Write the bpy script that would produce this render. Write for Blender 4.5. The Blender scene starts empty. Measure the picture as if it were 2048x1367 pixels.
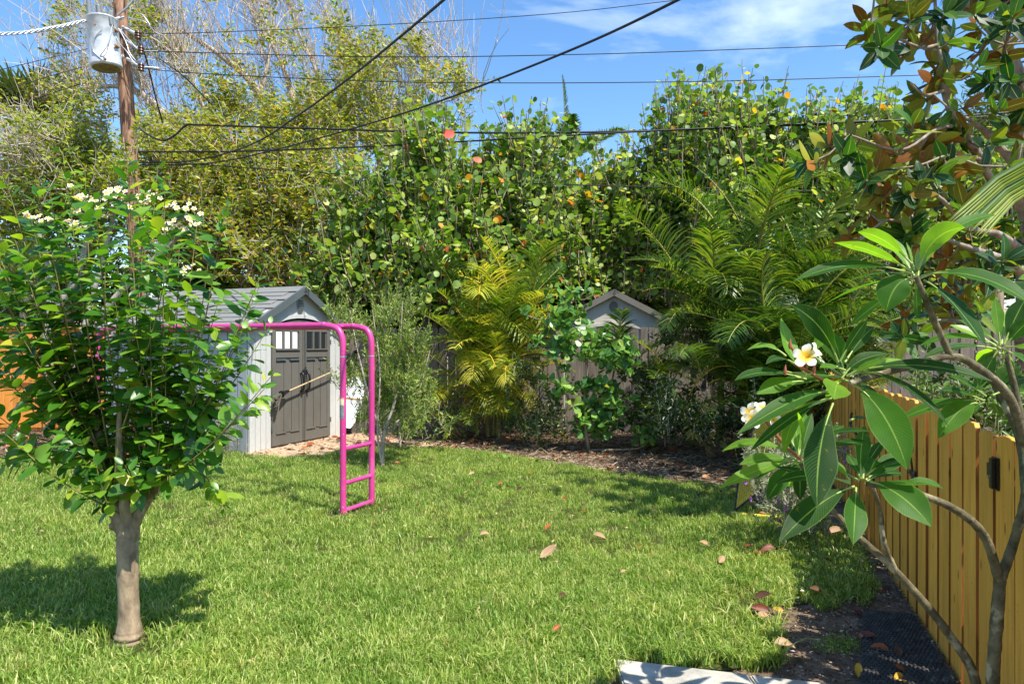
import bpy, bmesh, math, random
import numpy as np
from mathutils import Vector, Matrix, Euler

rng = np.random.default_rng(11)
random.seed(11)
SC = bpy.context.scene
F, H, HY = 1365.333, 1.55, 690.0      # focal length in photo pixels, eye height, horizon row
def P(x, y, Z): return np.array([(x-1024)*Z/F, Z, H-(y-HY)*Z/F])
def G(x, y):
    Z = F*H/(y-HY); return np.array([(x-1024)*Z/F, Z, 0.0])

# ---------------------------------------------------------------- camera, sky, sun, exposure
cam = bpy.data.cameras.new('camera'); co = bpy.data.objects.new('camera', cam)
SC.collection.objects.link(co); SC.camera = co
cam.sensor_width = 36; cam.lens = 24; cam.clip_start = .05; cam.clip_end = 2000; cam.shift_y = .0032
co.location = (0, 0, H); co.rotation_euler = (math.radians(90), 0, 0)

SUN = Vector((.37, -.34, .865)).normalized()
sl = bpy.data.lights.new('sun', 'SUN'); so = bpy.data.objects.new('sun', sl); SC.collection.objects.link(so)
sl.energy = 4.5; sl.angle = math.radians(.5); sl.color = (1, .95, .86)
so.rotation_euler = SUN.to_track_quat('Z', 'Y').to_euler(); so.location = (6, -6, 14)

world = bpy.data.worlds.new('World'); SC.world = world; world.use_nodes = True
wt = world.node_tree; wn = wt.nodes; wl = wt.links; wn.clear()
sky = wn.new('ShaderNodeTexSky'); sky.sky_type = 'NISHITA'; sky.sun_disc = False
sky.sun_elevation = math.asin(SUN.z); sky.sun_rotation = math.atan2(SUN.x, SUN.y)
sky.air_density = 1.0; sky.dust_density = .35; sky.ozone_density = 2.2
def wnode(t, **k):
    n = wn.new(t)
    for a, b in k.items(): setattr(n, a, b)
    return n
tc = wnode('ShaderNodeTexCoord')
mp = wnode('ShaderNodeMapping'); mp.inputs['Scale'].default_value = (1.2, 1.2, 3.4); mp.inputs['Location'].default_value = (.38, .2, .1)
wl.new(tc.outputs['Generated'], mp.inputs['Vector'])
cn = wnode('ShaderNodeTexNoise'); cn.inputs['Scale'].default_value = 2.1; cn.inputs['Detail'].default_value = 8; cn.inputs['Roughness'].default_value = .55; cn.inputs['Distortion'].default_value = .5
wl.new(mp.outputs[0], cn.inputs['Vector'])
cr = wnode('ShaderNodeValToRGB'); cr.color_ramp.elements[0].position = .57; cr.color_ramp.elements[1].position = .9; cr.color_ramp.elements[1].color = (.55, .55, .55, 1)
wl.new(cn.outputs['Fac'], cr.inputs['Fac'])
hs = wnode('ShaderNodeHueSaturation'); hs.inputs['Saturation'].default_value = 1.2
wl.new(sky.outputs[0], hs.inputs['Color'])
mx = wnode('ShaderNodeMixRGB'); mx.inputs['Color2'].default_value = (8.5, 8.8, 9.4, 1)
wl.new(cr.outputs[0], mx.inputs['Fac']); wl.new(hs.outputs[0], mx.inputs['Color1'])
bg = wnode('ShaderNodeBackground'); bg.inputs['Strength'].default_value = .135
wo = wnode('ShaderNodeOutputWorld'); wl.new(mx.outputs[0], bg.inputs[0]); wl.new(bg.outputs[0], wo.inputs[0])
vs = SC.view_settings; vs.view_transform = 'Standard'; vs.look = 'None'; vs.gamma = 1; vs.use_curve_mapping = False
vs.exposure = 1.0
SC.render.engine = 'CYCLES'; SC.cycles.max_bounces = 8; SC.cycles.transparent_max_bounces = 8
SC.cycles.diffuse_bounces = 4; SC.cycles.transmission_bounces = 6; SC.cycles.use_denoising = True

# ---------------------------------------------------------------- objects
W = {}
def link(o, parent=None, local=None):
    """Link o. Its matrix is given in world space unless local is set (then in the parent's)."""
    SC.collection.objects.link(o)
    m = o.matrix_basis.copy()
    if parent is not None:
        o.parent = parent; pw = W[parent.name]
        if local: W[o.name] = pw @ m
        else:
            o.matrix_parent_inverse = pw.inverted(); W[o.name] = m
    else: W[o.name] = m
    return o
def thing(name, label, cat, loc=(0, 0, 0), rz=0, group=None):
    o = bpy.data.objects.new(name, None); o.empty_display_size = .1
    o.matrix_basis = Matrix.Translation(Vector(loc)) @ Matrix.Rotation(rz, 4, 'Z')
    link(o); tag(o, label, cat, group); return o
def tag(o, label, cat, group=None):
    o['label'] = label; o['category'] = cat
    if group: o['group'] = group
    return o

class MB:
    def __init__(s): s.v = []; s.t = []; s.q = []; s.n = 0; s.tm = []; s.qm = []; s.var = []; s.poly = []
    def add(s, V, Fc, mi=0, var=0.0):
        V = np.asarray(V, float).reshape(-1, 3); Fc = np.asarray(Fc, int)
        if Fc.shape[1] == 4: s.q.append(Fc+s.n); s.qm.append(np.full(len(Fc), mi))
        else: s.t.append(Fc+s.n); s.tm.append(np.full(len(Fc), mi))
        s.v.append(V); s.n += len(V)
        s.var.append(np.broadcast_to(np.asarray(var, float), (len(V),)) if np.ndim(var) == 0 else np.asarray(var, float))
        return s
    def box(s, lo, hi, mi=0, M=None):
        x0, y0, z0 = lo; x1, y1, z1 = hi
        V = np.array([[x0,y0,z0],[x1,y0,z0],[x1,y1,z0],[x0,y1,z0],[x0,y0,z1],[x1,y0,z1],[x1,y1,z1],[x0,y1,z1]], float)
        if M is not None: V = V @ np.array(M)[:3, :3].T + np.array(M)[:3, 3]
        return s.add(V, [[0,3,2,1],[4,5,6,7],[0,1,5,4],[1,2,6,5],[2,3,7,6],[3,0,4,7]], mi)
    def tube(s, pts, r, n=8, mi=0, cap=True):
        pts = np.asarray(pts, float); K = len(pts)
        V, Fc = tubes(pts[None], np.broadcast_to(np.asarray(r, float), (K,))[None], n)
        s.add(V, Fc, mi)
        if cap:
            for a in (0, K-1):
                ring = V.reshape(K, n, 3)[a]; c = ring.mean(0)
                f = [[n, i, (i+1) % n] if a else [n, (i+1) % n, i] for i in range(n)]
                s.add(np.vstack([ring, c]), f, mi)
        return s
    def prism(s, poly, y0, y1, mi=0):
        """poly: (x,z) outline, extruded along y, walls plus triangle fan caps by bpy tessellation."""
        from mathutils.geometry import tessellate_polygon
        k = len(poly); A = [(p[0], y0, p[1]) for p in poly]; B = [(p[0], y1, p[1]) for p in poly]
        s.add(A+B, [[i, (i+1) % k, k+(i+1) % k, k+i] for i in range(k)], mi)
        tr = tessellate_polygon([[Vector(p) for p in A]])
        s.add(A, [list(t) for t in tr], mi); s.add(B, [list(t)[::-1] for t in tr], mi)
        return s
    def mesh(s, name, mats, smooth=False):
        me = bpy.data.meshes.new(name)
        V = np.vstack(s.v); nv = len(V)
        T = np.vstack(s.t) if s.t else np.zeros((0, 3), int); Q = np.vstack(s.q) if s.q else np.zeros((0, 4), int)
        me.vertices.add(nv); me.vertices.foreach_set('co', V.astype(np.float32).ravel())
        me.loops.add(T.size+Q.size); me.loops.foreach_set('vertex_index', np.concatenate([T.ravel(), Q.ravel()]).astype(np.int32))
        npoly = len(T)+len(Q); me.polygons.add(npoly)
        me.polygons.foreach_set('loop_start', np.concatenate([np.arange(len(T))*3, len(T)*3+np.arange(len(Q))*4]).astype(np.int32))
        mi = np.concatenate((s.tm or [np.zeros(0, int)])+(s.qm or [])).astype(np.int32)
        me.polygons.foreach_set('material_index', mi)
        me.polygons.foreach_set('use_smooth', np.full(npoly, bool(smooth)))
        var = np.concatenate(s.var)
        a = me.attributes.new('var', 'FLOAT', 'POINT'); a.data.foreach_set('value', var.astype(np.float32))
        for m in (mats if isinstance(mats, (list, tuple)) else [mats]): me.materials.append(m)
        me.update(calc_edges=True)
        return me
    def obj(s, name, mats, parent=None, smooth=False, local=False, kind=None, fix=True, M=None):
        me = s.mesh(name, mats, smooth)
        if fix and not smooth or fix == 'n':
            bm = bmesh.new(); bm.from_mesh(me); bmesh.ops.remove_doubles(bm, verts=bm.verts, dist=1e-6); bmesh.ops.recalc_face_normals(bm, faces=bm.faces); bm.to_mesh(me); bm.free()
        return put(name, me, parent, M, local, kind)
def put(name, me, parent=None, M=None, local=False, kind=None):
    o = bpy.data.objects.new(name, me)
    if M is not None: o.matrix_basis = M
    link(o, parent, local)
    if kind: o['kind'] = kind
    return o

def tubes(P_, R_, n=6):
    N, K, _ = P_.shape
    T = np.gradient(P_, axis=1); T /= np.linalg.norm(T, axis=2, keepdims=True)+1e-9
    av = np.abs(T.mean(1)); ref = np.eye(3)[np.argmin(av, 1)]
    A = np.cross(T, ref[:, None, :]); A /= np.linalg.norm(A, axis=2, keepdims=True)+1e-9
    B = np.cross(T, A)
    th = np.linspace(0, 2*np.pi, n, endpoint=False)
    V = P_[:, :, None, :] + R_[:, :, None, None]*(np.cos(th)[None, None, :, None]*A[:, :, None, :]+np.sin(th)[None, None, :, None]*B[:, :, None, :])
    i = np.arange(N)[:, None, None]*K*n; k = np.arange(K-1)[None, :, None]*n; j = np.arange(n)[None, None, :]; j2 = (j+1) % n
    Fc = np.stack([i+k+j, i+k+j2, i+k+n+j2, i+k+n+j], -1).reshape(-1, 4)
    return V.reshape(-1, 3), Fc

def smooth_path(pts, m=6):
    """Catmull-Rom through rows of any width."""
    p = np.asarray(pts, float); p = np.vstack([2*p[0]-p[1], p, 2*p[-1]-p[-2]]); out = []
    for i in range(1, len(p)-2):
        for t in np.linspace(0, 1, m, endpoint=False):
            a, b, c, d = p[i-1:i+3]
            out.append(.5*((2*b)+(-a+c)*t+(2*a-5*b+4*c-d)*t*t+(-a+3*b-3*c+d)*t**3))
    out.append(p[-2]); return np.array(out)

# ---------------------------------------------------------------- materials
def S(c):   # sRGB 0-255 to linear
    return tuple((x/255/12.92 if x/255 <= .04045 else ((x/255+.055)/1.055)**2.4) for x in c)+(1,)
class NT:
    def __init__(s, name):
        s.m = bpy.data.materials.new(name); s.m.use_nodes = True; s.t = s.m.node_tree; s.t.nodes.clear()
        s.out = s.n('ShaderNodeOutputMaterial')
    def n(s, t, inp=None, **k):
        x = s.t.nodes.new(t)
        for a, b in k.items(): setattr(x, a, b)
        for a, b in (inp or {}).items():
            if hasattr(b, 'is_output') or isinstance(b, bpy.types.NodeSocket): s.t.links.new(b, x.inputs[a])
            else: x.inputs[a].default_value = b
        return x
    def l(s, a, b): s.t.links.new(a, b)
    def ramp(s, fac, stops, interp='LINEAR'):
        r = s.n('ShaderNodeValToRGB', {'Fac': fac}); e = r.color_ramp.elements; r.color_ramp.interpolation = interp
        e[0].position, e[0].color = stops[0][0], stops[0][1]
        e[1].position, e[1].color = stops[-1][0], stops[-1][1]
        for p, c in stops[1:-1]:
            q = e.new(p); q.color = c
        return r.outputs[0]
    def noise(s, scale, detail=4, vec=None, rough=.6, dist=0):
        i = {'Scale': scale, 'Detail': detail, 'Roughness': rough, 'Distortion': dist}
        if vec is not None: i['Vector'] = vec
        return s.n('ShaderNodeTexNoise', i).outputs['Fac']
    def math(s, op, a, b=0.0):
        x = s.n('ShaderNodeMath', operation=op)
        for i, v in enumerate((a, b)):
            if isinstance(v, (int, float)): x.inputs[i].default_value = v
            else: s.l(v, x.inputs[i])
        return x.outputs[0]
    def mix(s, f, a, b, bt='MIX'):
        x = s.n('ShaderNodeMixRGB', blend_type=bt)
        for i, v in enumerate((f, a, b)):
            if isinstance(v, bpy.types.NodeSocket): s.l(v, x.inputs[i])
            else: x.inputs[i].default_value = v
        return x.outputs[0]
    def pos(s, scale=(1, 1, 1), obj=False):
        src = s.n('ShaderNodeTexCoord').outputs['Object'] if obj else s.n('ShaderNodeNewGeometry').outputs['Position']
        return s.n('ShaderNodeMapping', {'Vector': src, 'Scale': scale}).outputs[0]
    def rnd(s):
        a = s.n('ShaderNodeAttribute', attribute_name='var').outputs['Fac']
        o = s.n('ShaderNodeObjectInfo').outputs['Random']
        return s.math('FRACT', s.math('ADD', a, o))
    def bump(s, h, strength=.3, dist=.01):
        return s.n('ShaderNodeBump', {'Height': h, 'Strength': strength, 'Distance': dist}).outputs[0]
    def pr(s, base, rough=.6, spec=.5, normal=None, metal=0, **k):
        i = {'Base Color': base, 'Roughness': rough, 'Specular IOR Level': spec, 'Metallic': metal}
        if normal is not None: i['Normal'] = normal
        i.update(k)
        p = s.n('ShaderNodeBsdfPrincipled', i).outputs[0]
        return p
    def fin(s, sh): s.l(sh, s.out.inputs[0]); return s.m

def plain(name, col, rough=.6, spec=.5, metal=0, nscale=0, namt=.15, bscale=0, bamt=.2, stretch=(1, 1, 1)):
    t = NT(name); c = S(col) if max(col) > 1 else tuple(col)+(1,)
    v = t.pos(stretch, obj=True)
    if nscale:
        d = tuple(x*(1-namt*2) for x in c[:3])+(1,); l_ = tuple(min(1, x*(1+namt)) for x in c[:3])+(1,)
        base = t.ramp(t.noise(nscale, 5, v), [(.3, d), (.7, l_)])
    else: base = c
    nm = t.bump(t.noise(bscale, 4, v), bamt) if bscale else None
    return t.fin(t.pr(base, rough, spec, nm, metal))

def leafm(name, stops, trans=.35, rough=.38, spec=.45, back=None, veins=False, tboost=1.5, patch=0.0, rib=None):
    """stops: ramp over a per-leaf random number. back: colour stops for the under side."""
    t = NT(name); r = t.rnd(); base = t.ramp(r, [(p, S(c)) for p, c in stops])
    nz = t.noise(9.0, 3, t.pos((1, 1, 1), obj=True))
    base = t.mix(.35, base, t.ramp(nz, [(.3, (.55, .6, .5, 1)), (.7, (1.35, 1.3, 1.2, 1))]), 'MULTIPLY')
    if patch:
        v_ = t.pos(); pn = t.noise(1.1, 4, v_, .6); base = t.mix(patch, base, t.ramp(pn, [(.32, (.62, .78, .5, 1)), (.5, (1, 1, 1, 1)), (.7, (1.22, 1.12, 1.0, 1))]), 'MULTIPLY')
        pn2 = t.noise(7.0, 3, v_, .6); base = t.mix(t.ramp(pn2, [(.56, (0, 0, 0, 1)), (.72, (.38, .38, .38, 1))]), base, S((200, 190, 124)))
    nm = None
    if veins:
        uv = t.n('ShaderNodeUVMap').outputs[0]; sp = t.n('ShaderNodeSeparateXYZ', {'Vector': uv})
        u = t.math('ABSOLUTE', sp.outputs[0]); v = sp.outputs[1]
        w = t.math('SUBTRACT', t.math('MULTIPLY', v, 30.0), t.math('MULTIPLY', u, 5.0))
        fr = t.math('ABSOLUTE', t.math('SUBTRACT', t.math('FRACT', w), .5))
        side = t.n('ShaderNodeMapRange', {'Value': fr, 'From Min': .0, 'From Max': .12, 'To Min': 1.0, 'To Max': 0.0}).outputs[0]
        mid = t.n('ShaderNodeMapRange', {'Value': u, 'From Min': .02, 'From Max': .07, 'To Min': 1.0, 'To Max': 0.0}).outputs[0]
        edge = t.n('ShaderNodeMapRange', {'Value': u, 'From Min': .93, 'From Max': .99, 'To Min': 0.0, 'To Max': .4}).outputs[0]
        vc = rib or (120, 150, 70)
        base = t.mix(t.math('MULTIPLY', side, .2 if veins == 1 else 0.0), base, S(vc))
        base = t.mix(t.math('MAXIMUM', t.math('MULTIPLY', mid, .75), edge), base, S(vc))
        if veins == 1:
            bl = t.noise(55.0, 2, t.pos(), .5); base = t.mix(t.ramp(bl, [(.70, (0, 0, 0, 1)), (.75, (.75, .75, .75, 1))]), base, S((112, 92, 44)))
            bl2 = t.noise(7.0, 4, t.pos(), .6); base = t.mix(.6, base, t.ramp(bl2, [(.3, (.72, .74, .8, 1)), (.7, (1.35, 1.22, 1.0, 1))]), 'MULTIPLY')
        h = t.math('ADD', t.math('MULTIPLY', side, -.6 if veins == 1 else 0.0), t.math('MULTIPLY', mid, -1.0))
        nm = t.bump(h, .4, .003)
    if back:
        bc = t.ramp(r, [(p, S(c)) for p, c in back])
        base2 = t.mix(t.n('ShaderNodeNewGeometry').outputs['Backfacing'], base, bc)
    else: base2 = base
    p = t.pr(base2, rough, spec, nm)
    tcol = t.mix(1.0, base, (tboost*1.15, tboost*1.1, tboost*.45, 1), 'MULTIPLY')
    ti = {'Color': tcol}
    tr = t.n('ShaderNodeBsdfTranslucent', ti).outputs[0]
    m = t.n('ShaderNodeMixShader', {'Fac': trans}); t.l(p, m.inputs[1]); t.l(tr, m.inputs[2])
    return t.fin(m.outputs[0])

def bark(name, a, b, scale=18, stretch=(1, 1, .35), bump=.6, spots=None):
    t = NT(name); v = t.pos(stretch)
    n1 = t.noise(scale, 6, v); base = t.ramp(n1, [(.32, S(a)), (.68, S(b))])
    if spots:
        base = t.mix(t.ramp(t.noise(scale*.45, 3, v), [(.55, (0, 0, 0, 1)), (.62, (1, 1, 1, 1))]), base, S(spots))
    return t.fin(t.pr(base, .8, .25, t.bump(n1, bump, .02)))

def wood(name, a, b, rough=.65, knots=True, grey=None):
    t = NT(name); oi = t.n('ShaderNodeObjectInfo').outputs['Random']
    off = t.n('ShaderNodeCombineXYZ', {'X': t.math('MULTIPLY', oi, 37.0), 'Z': t.math('MULTIPLY', oi, 91.0)}).outputs[0]
    vv = t.n('ShaderNodeVectorMath', {0: t.n('ShaderNodeTexCoord').outputs['Object'], 1: off}, operation='ADD').outputs[0]
    v = t.n('ShaderNodeMapping', {'Vector': vv, 'Scale': (1, 1, .06)}).outputs[0]
    g = t.noise(38, 5, v, .6, .6)
    base = t.ramp(g, [(.3, S(a)), (.7, S(b))])
    tint = t.ramp(oi, [(0, (.84, .84, .84, 1)), (.5, (1, .98, .94, 1)), (1, (1.1, 1.07, 1.05, 1))])
    base = t.mix(1.0, base, tint, 'MULTIPLY')
    if knots:
        kv = t.n('ShaderNodeMapping', {'Vector': vv, 'Scale': (11, 11, 4.2)}).outputs[0]
        vo = t.n('ShaderNodeTexVoronoi', {'Vector': kv, 'Scale': 1.0}).outputs['Distance']
        base = t.mix(t.ramp(vo, [(.06, (.85, .85, .85, 1)), (.13, (0, 0, 0, 1))]), base, S(tuple(x*.55 for x in a)))
    nv_ = t.n('ShaderNodeTexVoronoi', {'Vector': vv, 'Scale': 26.0}).outputs['Distance']
    base = t.mix(t.ramp(nv_, [(.05, (.8, .8, .8, 1)), (.09, (0, 0, 0, 1))]), base, S((40, 34, 28)))
    sn = t.noise(2.2, 5, t.n('ShaderNodeMapping', {'Vector': vv, 'Scale': (2, 2, .5)}).outputs[0], .65)
    base = t.mix(t.ramp(sn, [(.5, (0, 0, 0, 1)), (.75, (.45, .45, .45, 1))]), base, S(tuple(x*.62 for x in a)))
    if grey:
        st = t.noise(3.0, 4, t.n('ShaderNodeMapping', {'Vector': vv, 'Scale': (1, 1, .4)}).outputs[0])
        base = t.mix(t.ramp(st, [(.45, (0, 0, 0, 1)), (.7, (.8, .8, .8, 1))]), base, S(grey))
    return t.fin(t.pr(base, rough, .3, t.bump(g, .25, .01)))

# ---------------------------------------------------------------- leaves
def tmpl(kind, L=1.0, Wd=.5, fold=.18, droop=.12, petiole=0.0):
    """Leaf of length L along +Y, face up +Z. Returns verts, faces(list), uv."""
    if kind == 'quad':       # two triangles folded on the midrib
        V = [(0, 0, 0), (Wd/2, L*.45, fold*Wd), (0, L, -droop*L), (-Wd/2, L*.45, fold*Wd)]
        return np.array(V), np.array([[0, 1, 2], [0, 2, 3]])
    if kind == 'hex':
        V = [(0, 0, 0), (Wd*.42, L*.28, fold*Wd), (Wd*.42, L*.62, fold*Wd*.8-droop*L*.4), (0, L, -droop*L), (-Wd*.42, L*.62, fold*Wd*.8-droop*L*.4), (-Wd*.42, L*.28, fold*Wd)]
        return np.array(V), np.array([[0, 1, 2], [0, 2, 3], [0, 3, 4], [0, 4, 5]])
    if kind == 'round':      # sea grape disc with notch
        th = np.linspace(-2.8, 2.8, 9); r = L*.5
        V = [(0, .12*L, 0)]+[(math.sin(a)*r*1.06, r+math.cos(a)*r, .10*r*math.cos(2*a)+.10*r) for a in th]
        return np.array(V), np.array([[0, i+1, i+2] for i in range(8)]+[])[:, [0, 2, 1]]
    if kind == 'obov':       # spatulate clusia leaf
        prof = [0, .12, .3, .46, .5, .36, 0]; ys = [0, .2, .45, .65, .82, .95, 1.0]
    if kind == 'ellip': prof = [0, .30, .46, .5, .42, .24, 0]; ys = [0, .14, .3, .48, .68, .86, 1.0]
    V = []
    for p, y in zip(prof, ys):
        z = -droop*L*y*y
        V += [(-p*Wd, y*L, z+fold*p*Wd), (0, y*L, z), (p*Wd, y*L, z+fold*p*Wd)]
    Fc = []
    for i in range(6):
        a = i*3; Fc += [[a, a+1, a+4], [a, a+4, a+3], [a+1, a+2, a+5], [a+1, a+5, a+4]]
    Fc = [f for f in Fc]
    return np.array(V), np.array(Fc)
def frames(d, n):
    d = d/(np.linalg.norm(d, axis=-1, keepdims=True)+1e-9)
    x = np.cross(d, n); x /= np.linalg.norm(x, axis=-1, keepdims=True)+1e-9
    z = np.cross(x, d)
    return np.stack([x, d, z], -1)          # columns
def cloud(mb, tp, pos, R, sc, var, mi=0):
    V, Fc = tp; N = len(pos); k = len(V)
    if N == 0: return
    W_ = np.einsum('nij,kj->nki', R, V)*sc[:, None, None]+pos[:, None, :]
    FF = (Fc[None]+(np.arange(N)*k)[:, None, None]).reshape(-1, 3)
    mb.add(W_.reshape(-1, 3), FF, mi, np.repeat(var, k))
def M4(R, p, s=1.0):
    m = Matrix(((R[0,0]*s, R[0,1]*s, R[0,2]*s, p[0]), (R[1,0]*s, R[1,1]*s, R[1,2]*s, p[1]), (R[2,0]*s, R[2,1]*s, R[2,2]*s, p[2]), (0, 0, 0, 1)))
    return m
def inframe(p, m=0):
    x = 1024+F*p[:, 0]/p[:, 1]; y = HY-(p[:, 2]-H)*F/p[:, 1]
    return (x > -m) & (x < 2048+m) & (y > -m) & (y < 1367+m)
def leaves(root, tps, mat, pos, d, n, sc, nparts=300, name='leaf', smooth=True, score=None, mass='foliage'):
    """nparts leaves that show largest become parts, the rest one mass."""
    N = len(pos); R = frames(d, n); tps = tps if isinstance(tps, list) else [tps]
    s = sc/np.maximum(pos[:, 1], .5) * np.where(inframe(pos), 1, .01)
    if score is not None: s = s*score
    order = np.argsort(-s); pick = order[:nparts]; rest = order[nparts:]
    mes = []
    for tp in tps:
        mb = MB(); mb.add(tp[0], tp[1]); mes.append(mb.mesh(name, mat, smooth))
    ti = rng.integers(0, len(tps), N)
    for i in pick: put(name, mes[ti[i]], root, M4(R[i], pos[i], sc[i]))
    if len(rest):
        mb = MB(); var = rng.random(N)
        for k, tp in enumerate(tps):
            q = rest[ti[rest] == k]; cloud(mb, tp, pos[q], R[q], sc[q], var[q])
        mb.obj(mass, mat, root, smooth=smooth, kind='stuff')
def rnd_dir(N, up=0.0):
    v = rng.normal(size=(N, 3)); v[:, 2] += up; return v/np.linalg.norm(v, axis=1, keepdims=True)
# ================================================================ GROUND
def sheet(name, poly, z, mat, kind='structure'):
    bm = bmesh.new(); vs_ = [bm.verts.new((p[0], p[1], z)) for p in poly]; f = bm.faces.new(vs_); f.normal_update()
    if f.normal.z < 0: f.normal_flip()
    bmesh.ops.triangulate(bm, faces=[f]); me = bpy.data.meshes.new(name); bm.to_mesh(me); bm.free(); me.materials.append(mat)
    o = put(name, me); o['kind'] = kind
    return o
t = NT('dirt'); v = t.pos()
dirt_c = t.ramp(t.noise(9, 8, v, .7), [(.25, S((66, 52, 42))), (.5, S((128, 108, 90))), (.75, S((176, 156, 134)))])
dirt_m = t.fin(t.pr(dirt_c, .95, .1, t.bump(t.noise(26, 8, v, .75), .9, .03)))
t = NT('sandy_soil'); v = t.pos()
c_ = t.ramp(t.noise(14, 8, v, .75), [(.3, S((112, 88, 66))), (.5, S((176, 150, 122))), (.7, S((214, 192, 164)))])
sand_m = t.fin(t.pr(c_, .95, .1, t.bump(t.noise(40, 8, v, .75), .8, .02)))
t = NT('lawn_soil'); v = t.pos()
c_ = t.ramp(t.noise(30, 8, v, .7), [(.3, S((38, 46, 20))), (.5, S((70, 78, 36))), (.75, S((122, 114, 70)))])
lawn_m = t.fin(t.pr(c_, .95, .1, t.bump(t.noise(60, 6, v, .7), .9, .02)))

sheet('ground', [(-300, -60), (300, -60), (300, 600), (-300, 600)], -.012, dirt_m)
LAWN = [tuple(G(*p)[:2]) for p in [(-900, 925), (0, 918), (160, 912), (330, 905), (470, 902), (505, 912), (560, 917), (640, 912), (700, 896), (760, 893), (900, 896), (1000, 907), (1080, 920), (1200, 942), (1300, 954), (1400, 966), (1480, 982), (1500, 1010), (1600, 1025), (1660, 1050), (1712, 1100), (1745, 1165), (1752, 1192), (1650, 1200), (1560, 1210), (1500, 1216), (1545, 1250), (1570, 1290), (1545, 1325), (1450, 1338), (1300, 1322), (1240, 1312), (1226, 1345), (1222, 1367)]]
LAWN += [(.44, 1.5), (.4, -3), (-12, -3), (-14, 5)]
sheet('lawn', LAWN, -.004, lawn_m)
BED = [tuple(G(*p)[:2]) for p in [(-900, 927), (0, 919), (160, 913), (330, 906), (470, 903), (505, 913), (640, 913), (700, 897), (900, 897), (1000, 908), (1200, 943), (1400, 967), (1480, 983), (1560, 1025), (1640, 1050)]] + [(3.6, 5.9), (3.9, 8.5), (10, 11.9), (10, 12.6), (-15, 12.6), (-15, 8)]
sheet('mulch_bed', BED, .0, dirt_m)
sheet('bare_path', [tuple(G(*p)[:2]) for p in [(480, 906), (560, 917), (640, 913), (700, 898), (760, 893), (900, 894), (880, 884), (800, 876), (740, 868)]] + [(-2.6, 12.0), (-3.4, 11.6)], .004, sand_m)
t = NT('concrete'); v = t.pos()
n1 = t.noise(7, 6, v); cc = t.ramp(n1, [(.3, S((136, 132, 122))), (.6, S((176, 172, 160))), (.8, S((200, 196, 186)))])
cc = t.mix(t.ramp(t.noise(220, 2, v), [(.62, (0, 0, 0, 1)), (.68, (.6, .6, .6, 1))]), cc, S((80, 72, 62)))
conc_m = t.fin(t.pr(cc, .9, .2, t.bump(t.noise(90, 5, v), .5, .006)))
# walkway: concrete slabs as pieces of the path
path_base = sheet('walkway', [(.45, -2.5), (.50, 3.30), (1.30, 3.10), (1.9, 2.95), (1.9, -2.5)], .002, sand_m)
def slab(poly, z0=-.02, z1=.03):
    bm = bmesh.new(); a = [bm.verts.new((x, y, z0)) for x, y in poly]; b = [bm.verts.new((x, y, z1)) for x, y in poly]; k = len(poly)
    bm.faces.new(a[::-1]); bm.faces.new(b)
    for i in range(k): bm.faces.new([a[i], a[(i+1) % k], b[(i+1) % k], b[i]])
    bmesh.ops.recalc_face_normals(bm, faces=bm.faces); bmesh.ops.bevel(bm, geom=[e for e in bm.edges if e.verts[0].co.z > .02 and e.verts[1].co.z > .02], offset=.008, segments=2, affect='EDGES')
    me = bpy.data.meshes.new('slab'); bm.to_mesh(me); bm.free(); me.materials.append(conc_m); return put('slab', me, path_base)
for x0, x1, yt0, yt1 in ((.5, 1.09, 3.32, 3.165), (1.10, 1.62, 3.16, 3.03)):
    y_ = (yt0, yt1)
    for k in range(6):
        lo = -.62*(k+1)+.01; slab([(x0, yt0+lo), (x1, yt1+lo), (x1, yt1-.62*k), (x0, yt0-.62*k)])

# ================================================================ STORAGE SHEDS (local x along the front, y into the shed)
def plastic(name, c, groove=0):
    t = NT(name); v = t.pos((9, 9, .8), obj=True)
    n1 = t.noise(14, 5, v, .6, .4); base = t.ramp(n1, [(.3, S(tuple(x*.93 for x in c))), (.7, S(tuple(min(255, x*1.03) for x in c)))])
    dirt = t.ramp(t.noise(2.2, 5, t.pos((1, 1, .5), obj=True), .7), [(.5, (1, 1, 1, 1)), (.8, (.82, .8, .76, 1))])
    base = t.mix(1, base, dirt, 'MULTIPLY')
    return t.fin(t.pr(base, .62, .3, t.bump(n1, .18, .004)))
pl_white = plastic('pale_plastic', (188, 189, 186)); pl_side = plastic('grey_siding', (156, 161, 166)); pl_door = plastic('taupe_plastic', (102, 99, 93))
pl_roof = plastic('roof_grey', (122, 122, 120)); pl_dark = plastic('trim_grey', (84, 92, 94)); pl_tan = plastic('tan_plastic', (190, 184, 172)); pl_tand = plastic('tan_dark', (112, 107, 99))
black_m = plain('black_plastic', (22, 22, 24), .4, .5); glassw = plain('white_pane', (235, 240, 242), .25, .5);  # plain white panes, used on one door leaf only
glassd = plain('dark_pane', (40, 46, 48), .1, .6)
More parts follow.
